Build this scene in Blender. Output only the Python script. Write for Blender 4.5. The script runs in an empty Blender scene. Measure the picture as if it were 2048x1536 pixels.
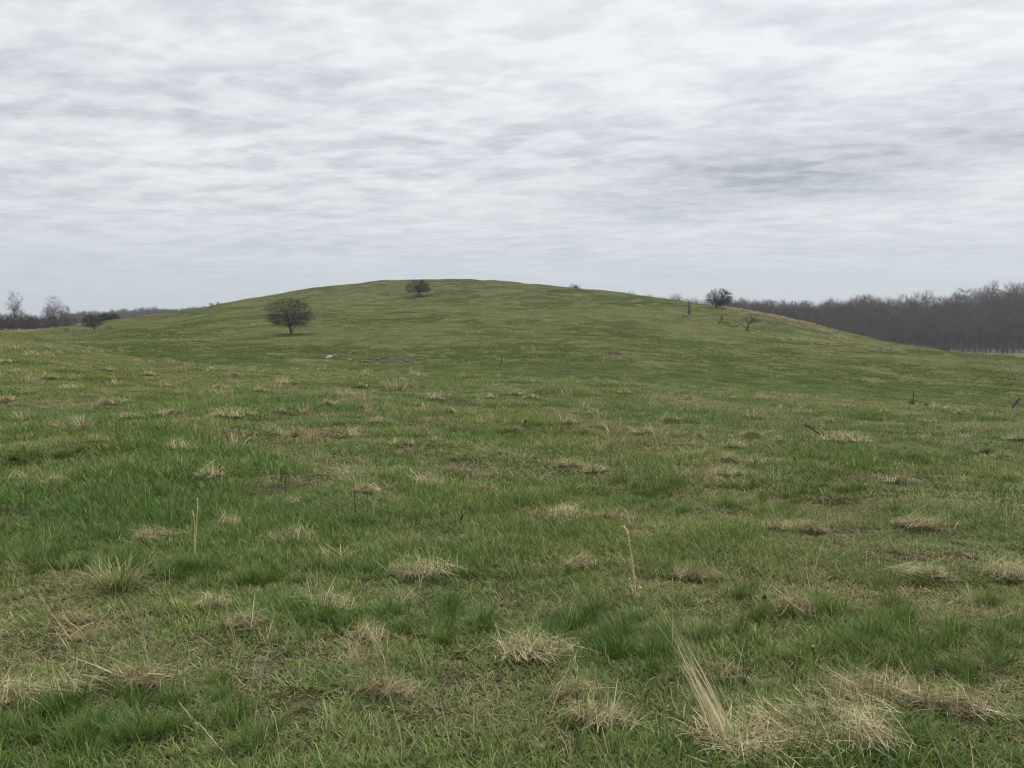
import bpy, math, random
import numpy as np

random.seed(7)
RNG = np.random.default_rng(7)
scene = bpy.context.scene
COL = scene.collection
R = math.radians

# ---------------------------------------------------------------- camera
cam_d = bpy.data.cameras.new('camera')
cam_d.sensor_width = 36.0
cam_d.lens = 36.0 * 1704.0 / 2048.0
cam_d.clip_start = 0.05
cam_d.clip_end = 20000.0
cam = bpy.data.objects.new('camera', cam_d)
COL.objects.link(cam)
cam.location = (0, 0, 1.6)
cam.rotation_euler = (R(90) - math.atan(118.0 / 1704.0), 0, 0)
scene.camera = cam

# ---------------------------------------------------------------- sky: Nishita above a broken sheet of rippled cloud
SUN_EL, SUN_AZ = 60.0, 58.0        # degrees up, degrees to the right of the view
world = bpy.data.worlds.new('World')
scene.world = world
world.use_nodes = True
wt = world.node_tree
wt.nodes.clear()
def wn(kind, **kw):
    n = wt.nodes.new(kind)
    for k, v in kw.items():
        setattr(n, k, v)
    return n
def wl(a, b): wt.links.new(a, b)
def wmath(op, a, b=None, clamp=False):
    n = wn('ShaderNodeMath', operation=op, use_clamp=clamp)
    for i, q in enumerate((a, b)):
        if q is None: continue
        if isinstance(q, (int, float)): n.inputs[i].default_value = q
        else: wl(q, n.inputs[i])
    return n.outputs[0]
w_out = wn('ShaderNodeOutputWorld')
sky = wn('ShaderNodeTexSky', sky_type='NISHITA', sun_disc=False)
sky.sun_elevation = R(SUN_EL); sky.sun_rotation = R(SUN_AZ)
sky.air_density = 1.0; sky.dust_density = 1.5; sky.ozone_density = 1.0
bg_sky = wn('ShaderNodeBackground'); bg_sky.inputs[1].default_value = 0.12
wl(sky.outputs[0], bg_sky.inputs[0])
tc = wn('ShaderNodeTexCoord')
sep = wn('ShaderNodeSeparateXYZ'); wl(tc.outputs['Generated'], sep.inputs[0])
zc = wmath('ADD', wmath('MAXIMUM', sep.outputs[2], 0.0), 0.06)
cx = wmath('DIVIDE', sep.outputs[0], zc); cy = wmath('DIVIDE', sep.outputs[1], zc)
comb = wn('ShaderNodeCombineXYZ'); wl(cx, comb.inputs[0]); wl(cy, comb.inputs[1])
def cloud_noise(scale, sx, sy, rot, detail, rough, dist, off):
    m0 = wn('ShaderNodeMapping'); m0.inputs['Rotation'].default_value = (0, 0, R(rot)); wl(comb.outputs[0], m0.inputs[0])
    m = wn('ShaderNodeMapping'); m.inputs['Scale'].default_value = (sx, sy, 1); m.inputs['Location'].default_value = off
    wl(m0.outputs[0], m.inputs[0])
    n = wn('ShaderNodeTexNoise'); n.inputs['Scale'].default_value = scale; n.inputs['Detail'].default_value = detail
    n.inputs['Roughness'].default_value = rough; n.inputs['Distortion'].default_value = dist
    wl(m.outputs[0], n.inputs['Vector'])
    return n.outputs[0]
def wrange(v, a, b, c, d, smooth=True):
    n = wn('ShaderNodeMapRange'); n.interpolation_type = 'SMOOTHSTEP' if smooth else 'LINEAR'
    for i, q in zip((1, 2, 3, 4), (a, b, c, d)): n.inputs[i].default_value = q
    wl(v, n.inputs[0])
    return n.outputs[0]
ripple = cloud_noise(1.0, 2.9, 4.2, 20, 4.0, 0.55, 0.30, (3.1, 1.7, 0))
fine = cloud_noise(1.0, 9.0, 11.0, 9, 2.0, 0.55, 0.4, (9.0, 4.0, 0))
broad = cloud_noise(1.0, 0.62, 0.95, -10, 3.0, 0.5, 0.3, (1.3, 5.2, 0))
# one darker, thicker bank of cloud low on the right
bank = wn('ShaderNodeMapping', vector_type='TEXTURE'); bank.inputs['Location'].default_value = (1.55, 4.0, 0)
bank.inputs['Rotation'].default_value = (0, 0, R(-50)); bank.inputs['Scale'].default_value = (2.3, .95, 1)
wl(comb.outputs[0], bank.inputs[0])
bl = wn('ShaderNodeVectorMath', operation='LENGTH'); wl(bank.outputs[0], bl.inputs[0])
bank_f = wmath('MULTIPLY', wrange(wmath('ADD', bl.outputs['Value'], wmath('MULTIPLY', wmath('SUBTRACT', ripple, 0.5), 1.0)), -0.1, 1.2, 1, 0), 0.54)
thick = wmath('ADD', wmath('MULTIPLY', wrange(ripple, .34, .66, 0, 1), 0.34),
              wmath('ADD', wmath('MULTIPLY', wrange(fine, .3, .7, 0, 1), 0.15), wmath('MULTIPLY', wrange(broad, .32, .68, 0, 1), 0.30)))
# the veil is thinner and brighter around the hidden sun
sd = (math.cos(R(SUN_EL)) * math.sin(R(SUN_AZ)), math.cos(R(SUN_EL)) * math.cos(R(SUN_AZ)), math.sin(R(SUN_EL)))
dp = wn('ShaderNodeVectorMath', operation='DOT_PRODUCT'); wl(tc.outputs['Generated'], dp.inputs[0]); dp.inputs[1].default_value = sd
thick = wmath('SUBTRACT', wmath('ADD', thick, bank_f), wrange(dp.outputs['Value'], 0.42, 0.95, 0.0, 0.46))
ramp = wn('ShaderNodeValToRGB')
wl(thick, ramp.inputs[0])
e = ramp.color_ramp.elements
e[0].position = 0.09; e[0].color = (0.93, 0.945, 0.965, 1)
e[1].position = 1.0; e[1].color = (0.37, 0.40, 0.45, 1)
m1 = ramp.color_ramp.elements.new(0.42); m1.color = (0.775, 0.782, 0.81, 1)
m2 = ramp.color_ramp.elements.new(0.74); m2.color = (0.575, 0.59, 0.63, 1)
# towards the horizon the sheet dissolves in pale haze
hz = wn('ShaderNodeMix', data_type='RGBA')
wl(wrange(sep.outputs[2], 0.0, 0.20, 0.92, 0.0), hz.inputs[0]); wl(ramp.outputs[0], hz.inputs[6]); hz.inputs[7].default_value = (0.57, 0.63, 0.685, 1)
bg_cl = wn('ShaderNodeBackground'); bg_cl.inputs[1].default_value = 1.0
wl(hz.outputs[2], bg_cl.inputs[0])
wmix = wn('ShaderNodeMixShader'); wmix.inputs[0].default_value = 0.90
wl(bg_sky.outputs[0], wmix.inputs[1]); wl(bg_cl.outputs[0], wmix.inputs[2])
wl(wmix.outputs[0], w_out.inputs[0])

# ---------------------------------------------------------------- sun
sun_d = bpy.data.lights.new('sun', 'SUN')
sun_d.energy = 3.7
sun_d.angle = R(1.5)
sun_d.color = (1.0, 0.965, 0.90)
sun = bpy.data.objects.new('sun', sun_d)
COL.objects.link(sun)
sun.rotation_euler = (R(90 - SUN_EL), 0, R(180 - SUN_AZ))
sun.location = (40, 60, 80)

scene.view_settings.view_transform = 'Standard'
scene.view_settings.look = 'None'
scene.view_settings.exposure = 0.0
scene.view_settings.gamma = 1.0
scene.render.engine = 'CYCLES'
scene.cycles.max_bounces = 4
scene.cycles.transparent_max_bounces = 4
scene.cycles.use_denoising = True
scene.cycles.filter_width = 1.15

# ---------------------------------------------------------------- terrain maths
F_PX = 1704.0                      # focal length in pixels of the 2048 px wide photograph
PITCH = math.atan(118.0 / F_PX)    # camera looks slightly down
EYE = 1.6

def ray(px, py):
    u = (px - 1024.0) / F_PX
    v = (768.0 - py) / F_PX
    return np.array([u, math.cos(PITCH) + v * math.sin(PITCH), -math.sin(PITCH) + v * math.cos(PITCH)])

def at(px, py, depth):
    d = ray(px, py)
    return np.array([0, 0, EYE]) + d * (depth / d[1])

def _hash(ix, iy, seed):
    h = (ix.astype(np.int64) * 374761393 + iy.astype(np.int64) * 668265263 + seed * 974634533) & 0xFFFFFFFF
    h = ((h ^ (h >> 13)) * 1274126177) & 0xFFFFFFFF
    h = ((h ^ (h >> 16)) * 2246822519) & 0xFFFFFFFF
    return ((h ^ (h >> 15)) & 0xFFFFFF) / float(0xFFFFFF)

def vnoise(x, y, seed=0):
    x = np.asarray(x, float); y = np.asarray(y, float)
    ix = np.floor(x); iy = np.floor(y)
    fx = x - ix; fy = y - iy
    fx = fx * fx * fx * (fx * (fx * 6 - 15) + 10); fy = fy * fy * fy * (fy * (fy * 6 - 15) + 10)
    ix = ix.astype(np.int64); iy = iy.astype(np.int64)
    a = _hash(ix, iy, seed); b = _hash(ix + 1, iy, seed)
    c = _hash(ix, iy + 1, seed); d = _hash(ix + 1, iy + 1, seed)
    return (a + (b - a) * fx) * (1 - fy) + (c + (d - c) * fx) * fy      # 0..1

def fbm(x, y, seed=0, octaves=3):
    t = 0.0; a = 1.0; s = 0.0
    for k in range(octaves):
        t = t + a * vnoise(x * 2 ** k + 17.3 * k, y * 2 ** k - 9.1 * k, seed + k); s += a; a *= 0.5
    return t / s

# heights read off the photograph: (pixel x, pixel y, metres away)
CTRL = [
    # the near slope: level underfoot, falling away to the right, a low swell on the left
    (1024, 1536, 3.05), (200, 1536, 3.05), (1850, 1536, 3.05),
    (1024, 950, 9.1), (100, 950, 9.1), (1950, 962, 9.1),
    (1024, 800, 19), (0, 790, 19), (2048, 850, 19), (-500, 785, 19), (2550, 870, 19),
    (1024, 766, 31), (0, 722, 31), (2048, 838, 31), (500, 757, 31), (1550, 800, 31), (-500, 690, 31), (2550, 870, 31),
    (0, 668, 52), (-500, 650, 60), (140, 693, 50), (300, 729, 47), (500, 744, 45), (700, 749, 44), (1024, 755, 44), (1300, 776, 46),
    (1600, 800, 49), (1800, 815, 53), (2048, 834, 57), (2550, 860, 60),
    # the dip behind it
    (300, 738, 66), (700, 764, 63), (1024, 772, 62), (1400, 790, 63), (140, 712, 78), (0, 690, 85), (-500, 660, 100),
    # the hill
    (585, 740, 82), (1024, 743, 82), (1300, 760, 78), (1600, 778, 75), (1800, 790, 76), (2048, 800, 80), (2550, 815, 80),
    (585, 668, 146), (585, 700, 112), (850, 720, 100), (840, 592, 248), (840, 640, 175), (840, 570, 272), (1024, 690, 120), (1024, 620, 200),
    (1432, 617, 205), (1377, 627, 188), (1493, 662, 165), (1250, 690, 120), (1250, 630, 180), (1450, 700, 125), (1700, 720, 120), (1900, 745, 105), (2048, 760, 100),
    (1680, 690, 150), (1850, 710, 130), (2048, 728, 120), (2550, 790, 110),
    (300, 680, 150), (190, 665, 198), (440, 640, 190), (60, 676, 170), (-500, 668, 180),
    # its skyline
    (0, 672, 250), (60, 667, 250), (150, 652, 255), (250, 640, 255), (350, 628, 258), (440, 611, 262), (560, 590, 272), (640, 575, 280), (720, 566, 288), (800, 559, 292),
    (850, 557, 294), (940, 560, 290), (1040, 568, 280), (1100, 573, 272), (1200, 581, 260), (1300, 592, 245), (1340, 597, 238), (1400, 606, 225),
    (1450, 615, 214), (1500, 624, 204), (1560, 635, 195), (1620, 655, 188), (1680, 676, 180), (1760, 691, 168), (1850, 704, 158), (1950, 712, 148), (2048, 720, 140),
    (2550, 770, 128),
    # behind the skyline
    (850, 585, 380), (640, 600, 370), (440, 632, 350), (1040, 592, 370), (1145, 600, 330), (1300, 630, 320), (1450, 662, 290), (1620, 690, 260), (1850, 722, 230), (2048, 735, 210), (2550, 780, 200),
    (0, 661, 300), (60, 659, 300), (140, 655, 300), (-500, 660, 300), (250, 646, 300),
    (850, 640, 600), (440, 650, 500), (1145, 640, 480), (1300, 660, 450),
    # valley floor and the wooded ridge on the right
    (1620, 708, 400), (1850, 708, 410), (2048, 709, 415), (2550, 720, 415), (1620, 697, 480), (1850, 697, 480), (2048, 697, 480), (2550, 700, 480),
    (1380, 640, 640), (1500, 640, 640), (1650, 640, 640), (1800, 636, 640), (1900, 629, 640), (2000, 620, 640), (2100, 616, 640), (2550, 605, 640),
    (1700, 666, 560), (1900, 662, 560), (2048, 655, 560), (2550, 650, 560),
    (1500, 655, 1000), (2000, 650, 1000), (2600, 645, 1000),
    # the far ridge on the left
    (140, 645, 1100), (200, 637, 1150), (300, 634, 1150), (440, 630, 1150), (600, 630, 1150), (-300, 645, 1100), (0, 648, 1100), (300, 648, 700), (0, 658, 600), (-500, 658, 650),
    (300, 645, 1700), (900, 648, 1300), (1400, 650, 1600),
]
_c = [at(*k) for k in CTRL]
_c += [np.array(k, float) for k in [
    (0, 0.3, 0), (2.5, 0, 0), (-2.5, 0, 0.02), (0, -4, 0.05), (0, -25, 0.6), (25, -10, -1.2), (-25, -10, 1.2), (60, -60, -3), (-60, -60, 4), (0, -150, 4),
    (-150, 0, 5), (150, 0, -8), (300, 150, -14), (-300, 100, 4), (0, -600, 0), (600, -200, -10), (-600, -200, 2), (-700, 500, 0), (900, 600, 5),
    (0, 3200, -2), (2200, 2200, -2), (-2200, 2200, -2), (2800, 0, -2), (-2800, 0, -2), (0, -2800, -2), (2000, -2000, -2), (-2000, -2000, -2)]]
_c = np.array(_c)
_S = 100.0
def _tps_fit(c):
    n = len(c); q = c[:, :2] / _S
    d2 = ((q[:, None] - q[None]) ** 2).sum(-1)
    K = 0.5 * d2 * np.log(d2 + 1e-9)
    r = np.hypot(c[:, 0], c[:, 1])
    K[np.arange(n), np.arange(n)] += 1e-4 * np.clip(r / 100, 0.02, 3)
    P = np.hstack([np.ones((n, 1)), q])
    A = np.zeros((n + 3, n + 3)); A[:n, :n] = K; A[:n, n:] = P; A[n:, :n] = P.T
    return np.linalg.solve(A, np.concatenate([c[:, 2], np.zeros(3)]))
_w = _tps_fit(_c)

def base_h(x, y):
    x = np.asarray(x, float); y = np.asarray(y, float); shp = x.shape
    x = x.ravel(); y = y.ravel(); out = np.empty(len(x))
    q = _c[:, :2] / _S
    for i in range(0, len(x), 20000):
        X = np.stack([x[i:i + 20000], y[i:i + 20000]], 1) / _S
        d2 = ((X[:, None] - q[None]) ** 2).sum(-1)
        out[i:i + 20000] = (0.5 * d2 * np.log(d2 + 1e-9)) @ _w[:-3] + _w[-3] + X @ _w[-2:]
    return out.reshape(shp)

def height(x, y):
    x = np.asarray(x, float); y = np.asarray(y, float)
    r = np.hypot(x, y)
    k = np.clip((r - 2) / 6, 0.25, 1)
    far = np.clip((r - 50) / 60, 0, 1)
    h = base_h(x, y)
    h = h + (fbm(x / 1.3, y / 1.3, 3, 2) - .5) * 0.16 * k
    h = h + (fbm(x / 5.0, y / 5.0, 7, 2) - .5) * 0.34 * k
    h = h + (fbm(x / 17.0, y / 17.0, 11, 2) - .5) * (0.25 + 0.55 * far) * np.clip((r - 8) / 20, 0, 1)
    h = h + (fbm(x / 48.0, y / 34.0, 15, 2) - .5) * 1.1 * np.clip((r - 85) / 60, 0, 1)
    return h
def h1(x, y): return float(height(np.array([x]), np.array([y]))[0])

def ground(px, py, lo=2.5, hi=330.0):
    """the point of the terrain that is seen at a pixel of the photograph"""
    d = ray(px, py); d = d / d[1]
    t = np.geomspace(lo, hi, 1500)
    g = height(d[0] * t, t) - (EYE + d[2] * t)
    i = int(np.argmax(g > 0)) if (g > 0).any() else len(t) - 1
    if i > 0:
        a = t[i - 1] + (t[i] - t[i - 1]) * (-g[i - 1]) / max(g[i] - g[i - 1], 1e-9)
        a = min(max(a, t[i - 1]), t[i])
    else:
        a = t[i]
    return np.array([d[0] * a, a, h1(d[0] * a, a)])
# ---------------------------------------------------------------- end terrain maths

# ---------------------------------------------------------------- mesh helpers
def mesh_arrays(name, verts, quads=None, tris=None, mat=None, col=None, smooth=False):
    me = bpy.data.meshes.new(name)
    verts = np.asarray(verts, np.float32)
    quads = np.zeros((0, 4), np.int32) if quads is None else np.asarray(quads, np.int32).reshape(-1, 4)
    tris = np.zeros((0, 3), np.int32) if tris is None else np.asarray(tris, np.int32).reshape(-1, 3)
    me.vertices.add(len(verts)); me.vertices.foreach_set('co', verts.ravel())
    nl = quads.size + tris.size
    me.loops.add(nl); me.loops.foreach_set('vertex_index', np.concatenate([quads.ravel(), tris.ravel()]))
    npoly = len(quads) + len(tris)
    me.polygons.add(npoly)
    starts = np.concatenate([np.arange(len(quads)) * 4, quads.size + np.arange(len(tris)) * 3]).astype(np.int32)
    me.polygons.foreach_set('loop_start', starts)
    if smooth:
        me.polygons.foreach_set('use_smooth', np.ones(npoly, bool))
    if col is not None:
        a = me.attributes.new('Col', 'FLOAT_COLOR', 'POINT')
        c = np.ones((len(verts), 4), np.float32); c[:, :3] = col
        a.data.foreach_set('color', c.ravel())
    me.update(calc_edges=True)
    if mat is not None: me.materials.append(mat)
    return me

def link(name, me, parent=None, loc=(0, 0, 0), rot=(0, 0, 0), scl=(1, 1, 1)):
    o = bpy.data.objects.new(name, me); COL.objects.link(o)
    o.location = loc; o.rotation_euler = rot; o.scale = scl
    if parent: o.parent = parent
    return o

def tag(o, label, cat=None, group=None, kind=None):
    o['label'] = label
    if cat: o['category'] = cat
    if group: o['group'] = group
    if kind: o['kind'] = kind
    return o

def copy_tree(root, loc, rot, scl):
    r = root.copy(); COL.objects.link(r)
    r.location = loc; r.rotation_euler = rot; r.scale = scl
    for ch in root.children:
        c = ch.copy(); COL.objects.link(c); c.parent = r
    return r

class Tubes:
    """collects tapered tubes as one vertex and face list"""
    def __init__(s): s.v = []; s.q = []; s.n = 0
    def add(s, pts, rad, sides=5, jitter=0.0):
        pts = np.asarray(pts, float); m = len(pts)
        rad = np.broadcast_to(np.asarray(rad, float), (m,))
        t = np.gradient(pts, axis=0); t /= np.linalg.norm(t, axis=1, keepdims=True) + 1e-9
        ref = np.array([0.31, 0.17, 0.93]) if abs(t[0, 2]) < 0.9 else np.array([0.95, 0.3, 0.05])
        a = np.cross(t, ref); a /= np.linalg.norm(a, axis=1, keepdims=True) + 1e-9
        b = np.cross(t, a)
        th = np.arange(sides) * 2 * math.pi / sides
        rr = rad[:, None] * (1 + (RNG.uniform(-jitter, jitter, (m, sides)) if jitter else 0))
        ring = pts[:, None] + rr[..., None] * (np.cos(th)[None, :, None] * a[:, None] + np.sin(th)[None, :, None] * b[:, None])
        s.v.append(ring.reshape(-1, 3))
        i = np.arange(m - 1)[:, None] * sides; j = np.arange(sides)[None]; k = (j + 1) % sides
        s.q.append(np.stack([i + j, i + k, i + sides + k, i + sides + j], -1).reshape(-1, 4) + s.n)
        s.n += m * sides
    def arrays(s): return np.concatenate(s.v), np.concatenate(s.q)
    def mesh(s, name, mat, smooth=True):
        v, q = s.arrays(); return mesh_arrays(name, v, q, mat=mat, smooth=smooth)

# ---------------------------------------------------------------- materials
class NT:
    def __init__(s, name):
        s.m = bpy.data.materials.new(name); s.m.use_nodes = True; s.t = s.m.node_tree; s.t.nodes.clear()
        s.out = s.n('ShaderNodeOutputMaterial')
    def n(s, kind, **kw):
        q = s.t.nodes.new(kind)
        for k, v in kw.items(): setattr(q, k, v)
        return q
    def l(s, a, b): s.t.links.new(a, b)
    def noise(s, vec, scale, detail=3.0, rough=0.5, dist=0.0):
        q = s.n('ShaderNodeTexNoise'); q.inputs['Scale'].default_value = scale; q.inputs['Detail'].default_value = detail
        q.inputs['Roughness'].default_value = rough; q.inputs['Distortion'].default_value = dist
        if vec is not None: s.l(vec, q.inputs['Vector'])
        return q.outputs[0]
    def rng(s, v, a, b, c=0.0, d=1.0):
        q = s.n('ShaderNodeMapRange'); q.interpolation_type = 'SMOOTHSTEP'
        for i, k in zip((1, 2, 3, 4), (a, b, c, d)): q.inputs[i].default_value = k
        s.l(v, q.inputs[0]); return q.outputs[0]
    def mix(s, f, a, b, mode='MIX'):
        q = s.n('ShaderNodeMix', data_type='RGBA', blend_type=mode)
        for sock, k in ((q.inputs[0], f), (q.inputs[6], a), (q.inputs[7], b)):
            if isinstance(k, (int, float)): sock.default_value = k
            elif isinstance(k, tuple): sock.default_value = (*k, 1)
            else: s.l(k, sock)
        return q.outputs[2]
    def bsdf(s, color, rough=0.8, spec=0.3, bump=None, bstr=0.3, bdist=0.02):
        p = s.n('ShaderNodeBsdfPrincipled')
        if isinstance(color, tuple): p.inputs['Base Color'].default_value = (*color, 1)
        else: s.l(color, p.inputs['Base Color'])
        p.inputs['Roughness'].default_value = rough; p.inputs['Specular IOR Level'].default_value = spec
        if bump is not None:
            b = s.n('ShaderNodeBump'); b.inputs['Strength'].default_value = bstr; b.inputs['Distance'].default_value = bdist
            s.l(bump, b.inputs['Height']); s.l(b.outputs[0], p.inputs['Normal'])
        return p.outputs[0]
    def done(s, sh): s.l(sh, s.out.inputs[0]); return s.m

def grass_material(name, dry_amount, trans=0.4, rough=0.45, spec=0.35):
    """blade colour from the mesh, swayed by patches of different growth across the pasture"""
    t = NT(name)
    geo = t.n('ShaderNodeNewGeometry')
    at_ = t.n('ShaderNodeAttribute', attribute_name='Col')
    pos = geo.outputs['Position']
    mp = t.n('ShaderNodeMapping'); mp.inputs['Scale'].default_value = (1, 1, 0.1); t.l(pos, mp.inputs[0]); pos = mp.outputs[0]
    big = t.rng(t.noise(pos, 0.06, 4, 0.6), .36, .60)
    mid = t.rng(t.noise(pos, 0.35, 4, 0.6), .38, .64)
    fin = t.rng(t.noise(pos, 1.9, 3, 0.6), .40, .66)
    c = at_.outputs[0]
    if dry_amount > 0:
        c = t.mix(t.rng(t.noise(pos, 0.11, 3, .6), .4, .62), c, t.mix(1.0, c, (1.10, 1.02, 0.85), 'MULTIPLY'))
        c = t.mix(mid, c, t.mix(1.0, c, (0.66, 0.80, 0.66), 'MULTIPLY'))
        f = t.n('ShaderNodeMath', operation='MULTIPLY'); t.l(fin, f.inputs[0]); t.l(big, f.inputs[1])
        f2 = t.n('ShaderNodeMath', operation='MULTIPLY'); t.l(f.outputs[0], f2.inputs[0]); f2.inputs[1].default_value = dry_amount
        c = t.mix(f2.outputs[0], c, (0.20, 0.165, 0.085))
    p = t.bsdf(c, rough, spec)
    tr = t.n('ShaderNodeBsdfTranslucent'); t.l(c, tr.inputs[0])
    mx = t.n('ShaderNodeMixShader'); mx.inputs[0].default_value = trans
    t.l(p, mx.inputs[1]); t.l(tr.outputs[0], mx.inputs[2])
    return t.done(mx.outputs[0])

M = {}
M['grass'] = grass_material('grass_blades', 0.45, 0.30, 0.55, 0.22)
M['straw'] = grass_material('dry_straw', 0.0, 0.25, 0.55, 0.3)

def plain(name, c1, c2, scale, rough=0.9, spec=0.15, bump=0.5, bdist=0.02, c3=None, stretch=(1, 1, 1)):
    t = NT(name)
    tcn = t.n('ShaderNodeTexCoord'); mp = t.n('ShaderNodeMapping'); mp.inputs['Scale'].default_value = stretch
    t.l(tcn.outputs['Object'], mp.inputs[0]); v = mp.outputs[0]
    n = t.noise(v, scale, 5, 0.6)
    c = t.mix(t.rng(n, .35, .65), c1, c2)
    if c3: c = t.mix(t.rng(t.noise(v, scale * .4, 3, .6), .52, .66), c, c3)
    return t.done(t.bsdf(c, rough, spec, t.noise(v, scale * 2.5, 4, .6), bump, bdist))
M['bark'] = plain('hawthorn_bark', (0.038, 0.033, 0.029), (0.075, 0.066, 0.057), 6, stretch=(1, 1, .3))
M['twig'] = plain('thorn_twigs', (0.042, 0.036, 0.034), (0.068, 0.057, 0.052), 2)
M['greybark'] = plain('grey_bark', (0.11, 0.10, 0.09), (0.19, 0.175, 0.16), 3, stretch=(1, 1, .3))
M['greytwig'] = plain('grey_twigs', (0.085, 0.075, 0.070), (0.13, 0.115, 0.105), 1)
M['forestbark'] = plain('forest_bark', (0.055, 0.047, 0.040), (0.105, 0.092, 0.08), 1, stretch=(1, 1, .3))
M['foresttwig'] = plain('forest_twigs', (0.054, 0.041, 0.033), (0.085, 0.064, 0.051), .3)
M['redtwig'] = plain('reddish_twigs', (0.070, 0.048, 0.038), (0.105, 0.073, 0.058), .3)
M['shrubtwig'] = plain('shrub_twigs', (0.058, 0.047, 0.044), (0.090, 0.073, 0.067), .5)
M['deadwood'] = plain('dead_wood', (0.10, 0.092, 0.08), (0.20, 0.185, 0.165), 5, stretch=(1, 1, .15), c3=(0.06, 0.053, 0.045))
M['post'] = plain('weathered_post', (0.085, 0.075, 0.065), (0.16, 0.145, 0.13), 9, stretch=(1, 1, .12), bump=.8, bdist=.01)
M['stem'] = plain('dark_weed_stem', (0.040, 0.030, 0.026), (0.075, 0.058, 0.048), 25)
M['weed'] = plain('dead_weed_leaves', (0.055, 0.038, 0.030), (0.10, 0.07, 0.052), 25)
M['rock'] = plain('limestone', (0.080, 0.074, 0.062), (0.16, 0.148, 0.128), 4, c3=(0.06, 0.058, 0.04), bump=.9, bdist=.04)
M['palerock'] = plain('pale_limestone', (0.22, 0.205, 0.18), (0.36, 0.34, 0.30), 4, c3=(0.25, 0.23, 0.21), bump=.8, bdist=.04)
M['soil'] = plain('bare_soil', (0.034, 0.030, 0.017), (0.070, 0.060, 0.034), 2.5, c3=(0.060, 0.075, 0.024))
M['evergreen'] = plain('evergreen_needles', (0.020, 0.035, 0.022), (0.045, 0.065, 0.035), 2)
M['yellow'] = plain('dandelion_petals', (0.70, 0.45, 0.02), (0.80, 0.58, 0.04), 60)
M['purple'] = plain('dark_seed_head', (0.030, 0.018, 0.026), (0.06, 0.035, 0.05), 60)
M['white'] = plain('bleached_white', (0.62, 0.60, 0.56), (0.75, 0.73, 0.70), 20)

def ground_material():
    t = NT('pasture_soil')
    geo = t.n('ShaderNodeNewGeometry'); pos = geo.outputs['Position']
    mp = t.n('ShaderNodeMapping'); mp.inputs['Scale'].default_value = (1, 1, 0.1); t.l(pos, mp.inputs[0]); pos = mp.outputs[0]
    mask = t.n('ShaderNodeAttribute', attribute_name='Col')
    sp = t.n('ShaderNodeSeparateColor'); t.l(mask.outputs[0], sp.inputs[0])
    g = t.mix(t.rng(t.noise(pos, 0.35, 4, .6), .38, .64), (0.090, 0.110, 0.036), (0.058, 0.080, 0.026))
    g = t.mix(t.rng(t.noise(pos, 2.2, 4, .65), .46, .68), g, (0.15, 0.125, 0.065))
    thatch = t.mix(t.rng(t.noise(pos, 14, 4, .6), .35, .65), (0.032, 0.029, 0.014), (0.075, 0.062, 0.032))
    c = t.mix(sp.outputs[1], g, thatch)                                # green channel: close by, dead thatch between the blades
    litter = t.mix(t.rng(t.noise(pos, .25, 4, .6), .35, .65), (0.055, 0.048, 0.030), (0.090, 0.078, 0.048))
    c = t.mix(sp.outputs[0], c, litter)                                # red channel: leaf litter under the woods
    brown = t.mix(t.rng(t.noise(pos, .3, 4, .6), .35, .65), (0.125, 0.098, 0.060), (0.17, 0.135, 0.085))
    c = t.mix(sp.outputs[2], c, brown)                                 # blue channel: brown uncut meadow
    return t.done(t.bsdf(c, 0.95, 0.05, t.noise(pos, 5, 5, .65), .6, .12))
M['ground'] = ground_material()

# ---------------------------------------------------------------- the ground, one sheet out to the horizon
def wood_mask(x, y):
    """1 under the wooded ridge on the right and on the far ridge on the left"""
    u = x / np.maximum(y, 1.0)
    right = np.clip((y - 432 + 12 * (fbm(x / 30, y / 30, 21) - .5)) / 10, 0, 1) * np.clip((u - 0.10) / 0.05, 0, 1) * np.clip((1000 - y) / 60, 0, 1)
    left = np.clip((y - 830) / 30, 0, 1) * np.clip((0.15 - u) / .05, 0, 1) * np.clip((u + .535) / .02, 0, 1)
    return np.clip(right + left, 0, 1) * (y > 0)

def meadow_mask(x, y):
    u = x / np.maximum(y, 1.0)
    edge = np.clip((y - 262 - 60 * np.clip(u + 0.56, -1, .2)) / 8, 0, 1) * np.clip((-0.44 - u) / .03, 0, 1) * np.clip((830 - y) / 30, 0, 1)
    field = np.clip((y - 380) / 20, 0, 1) * np.clip((830 - y) / 30, 0, 1)
    return np.clip(np.maximum(edge, field * 0.35), 0, 1) * (y > 0) * (1 - wood_mask(x, y))

ang = np.concatenate([np.linspace(-R(52), R(52), 330), np.linspace(R(52), R(308), 62)[1:-1]])
rad_ = np.concatenate([[0.0001], np.geomspace(0.6, 420, 400), np.geomspace(430, 9000, 80)])
A_, R_ = np.meshgrid(ang, rad_)
gx = R_ * np.sin(A_); gy = R_ * np.cos(A_)
gz = height(gx, gy)
gz = np.where(R_ > 2600, np.interp(R_, [2600, 3200], [0, 1]) * -2 + (1 - np.interp(R_, [2600, 3200], [0, 1])) * gz, gz)
na = len(ang); nr = len(rad_)
ii, jj = np.meshgrid(np.arange(nr - 1), np.arange(na), indexing='ij')
jn = (jj + 1) % na
gq = np.stack([ii * na + jj, (ii + 1) * na + jj, (ii + 1) * na + jn, ii * na + jn], -1).reshape(-1, 4)[:, ::-1]
gcol = np.stack([wood_mask(gx, gy), np.clip((40 - R_) / 25, 0, 1), meadow_mask(gx, gy)], -1).reshape(-1, 3)
ground_o = link('ground', mesh_arrays('ground', np.stack([gx, gy, gz], -1).reshape(-1, 3), gq, mat=M['ground'], col=gcol, smooth=True))
tag(ground_o, 'rolling green pasture rising to a rounded hill', kind='structure')

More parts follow.
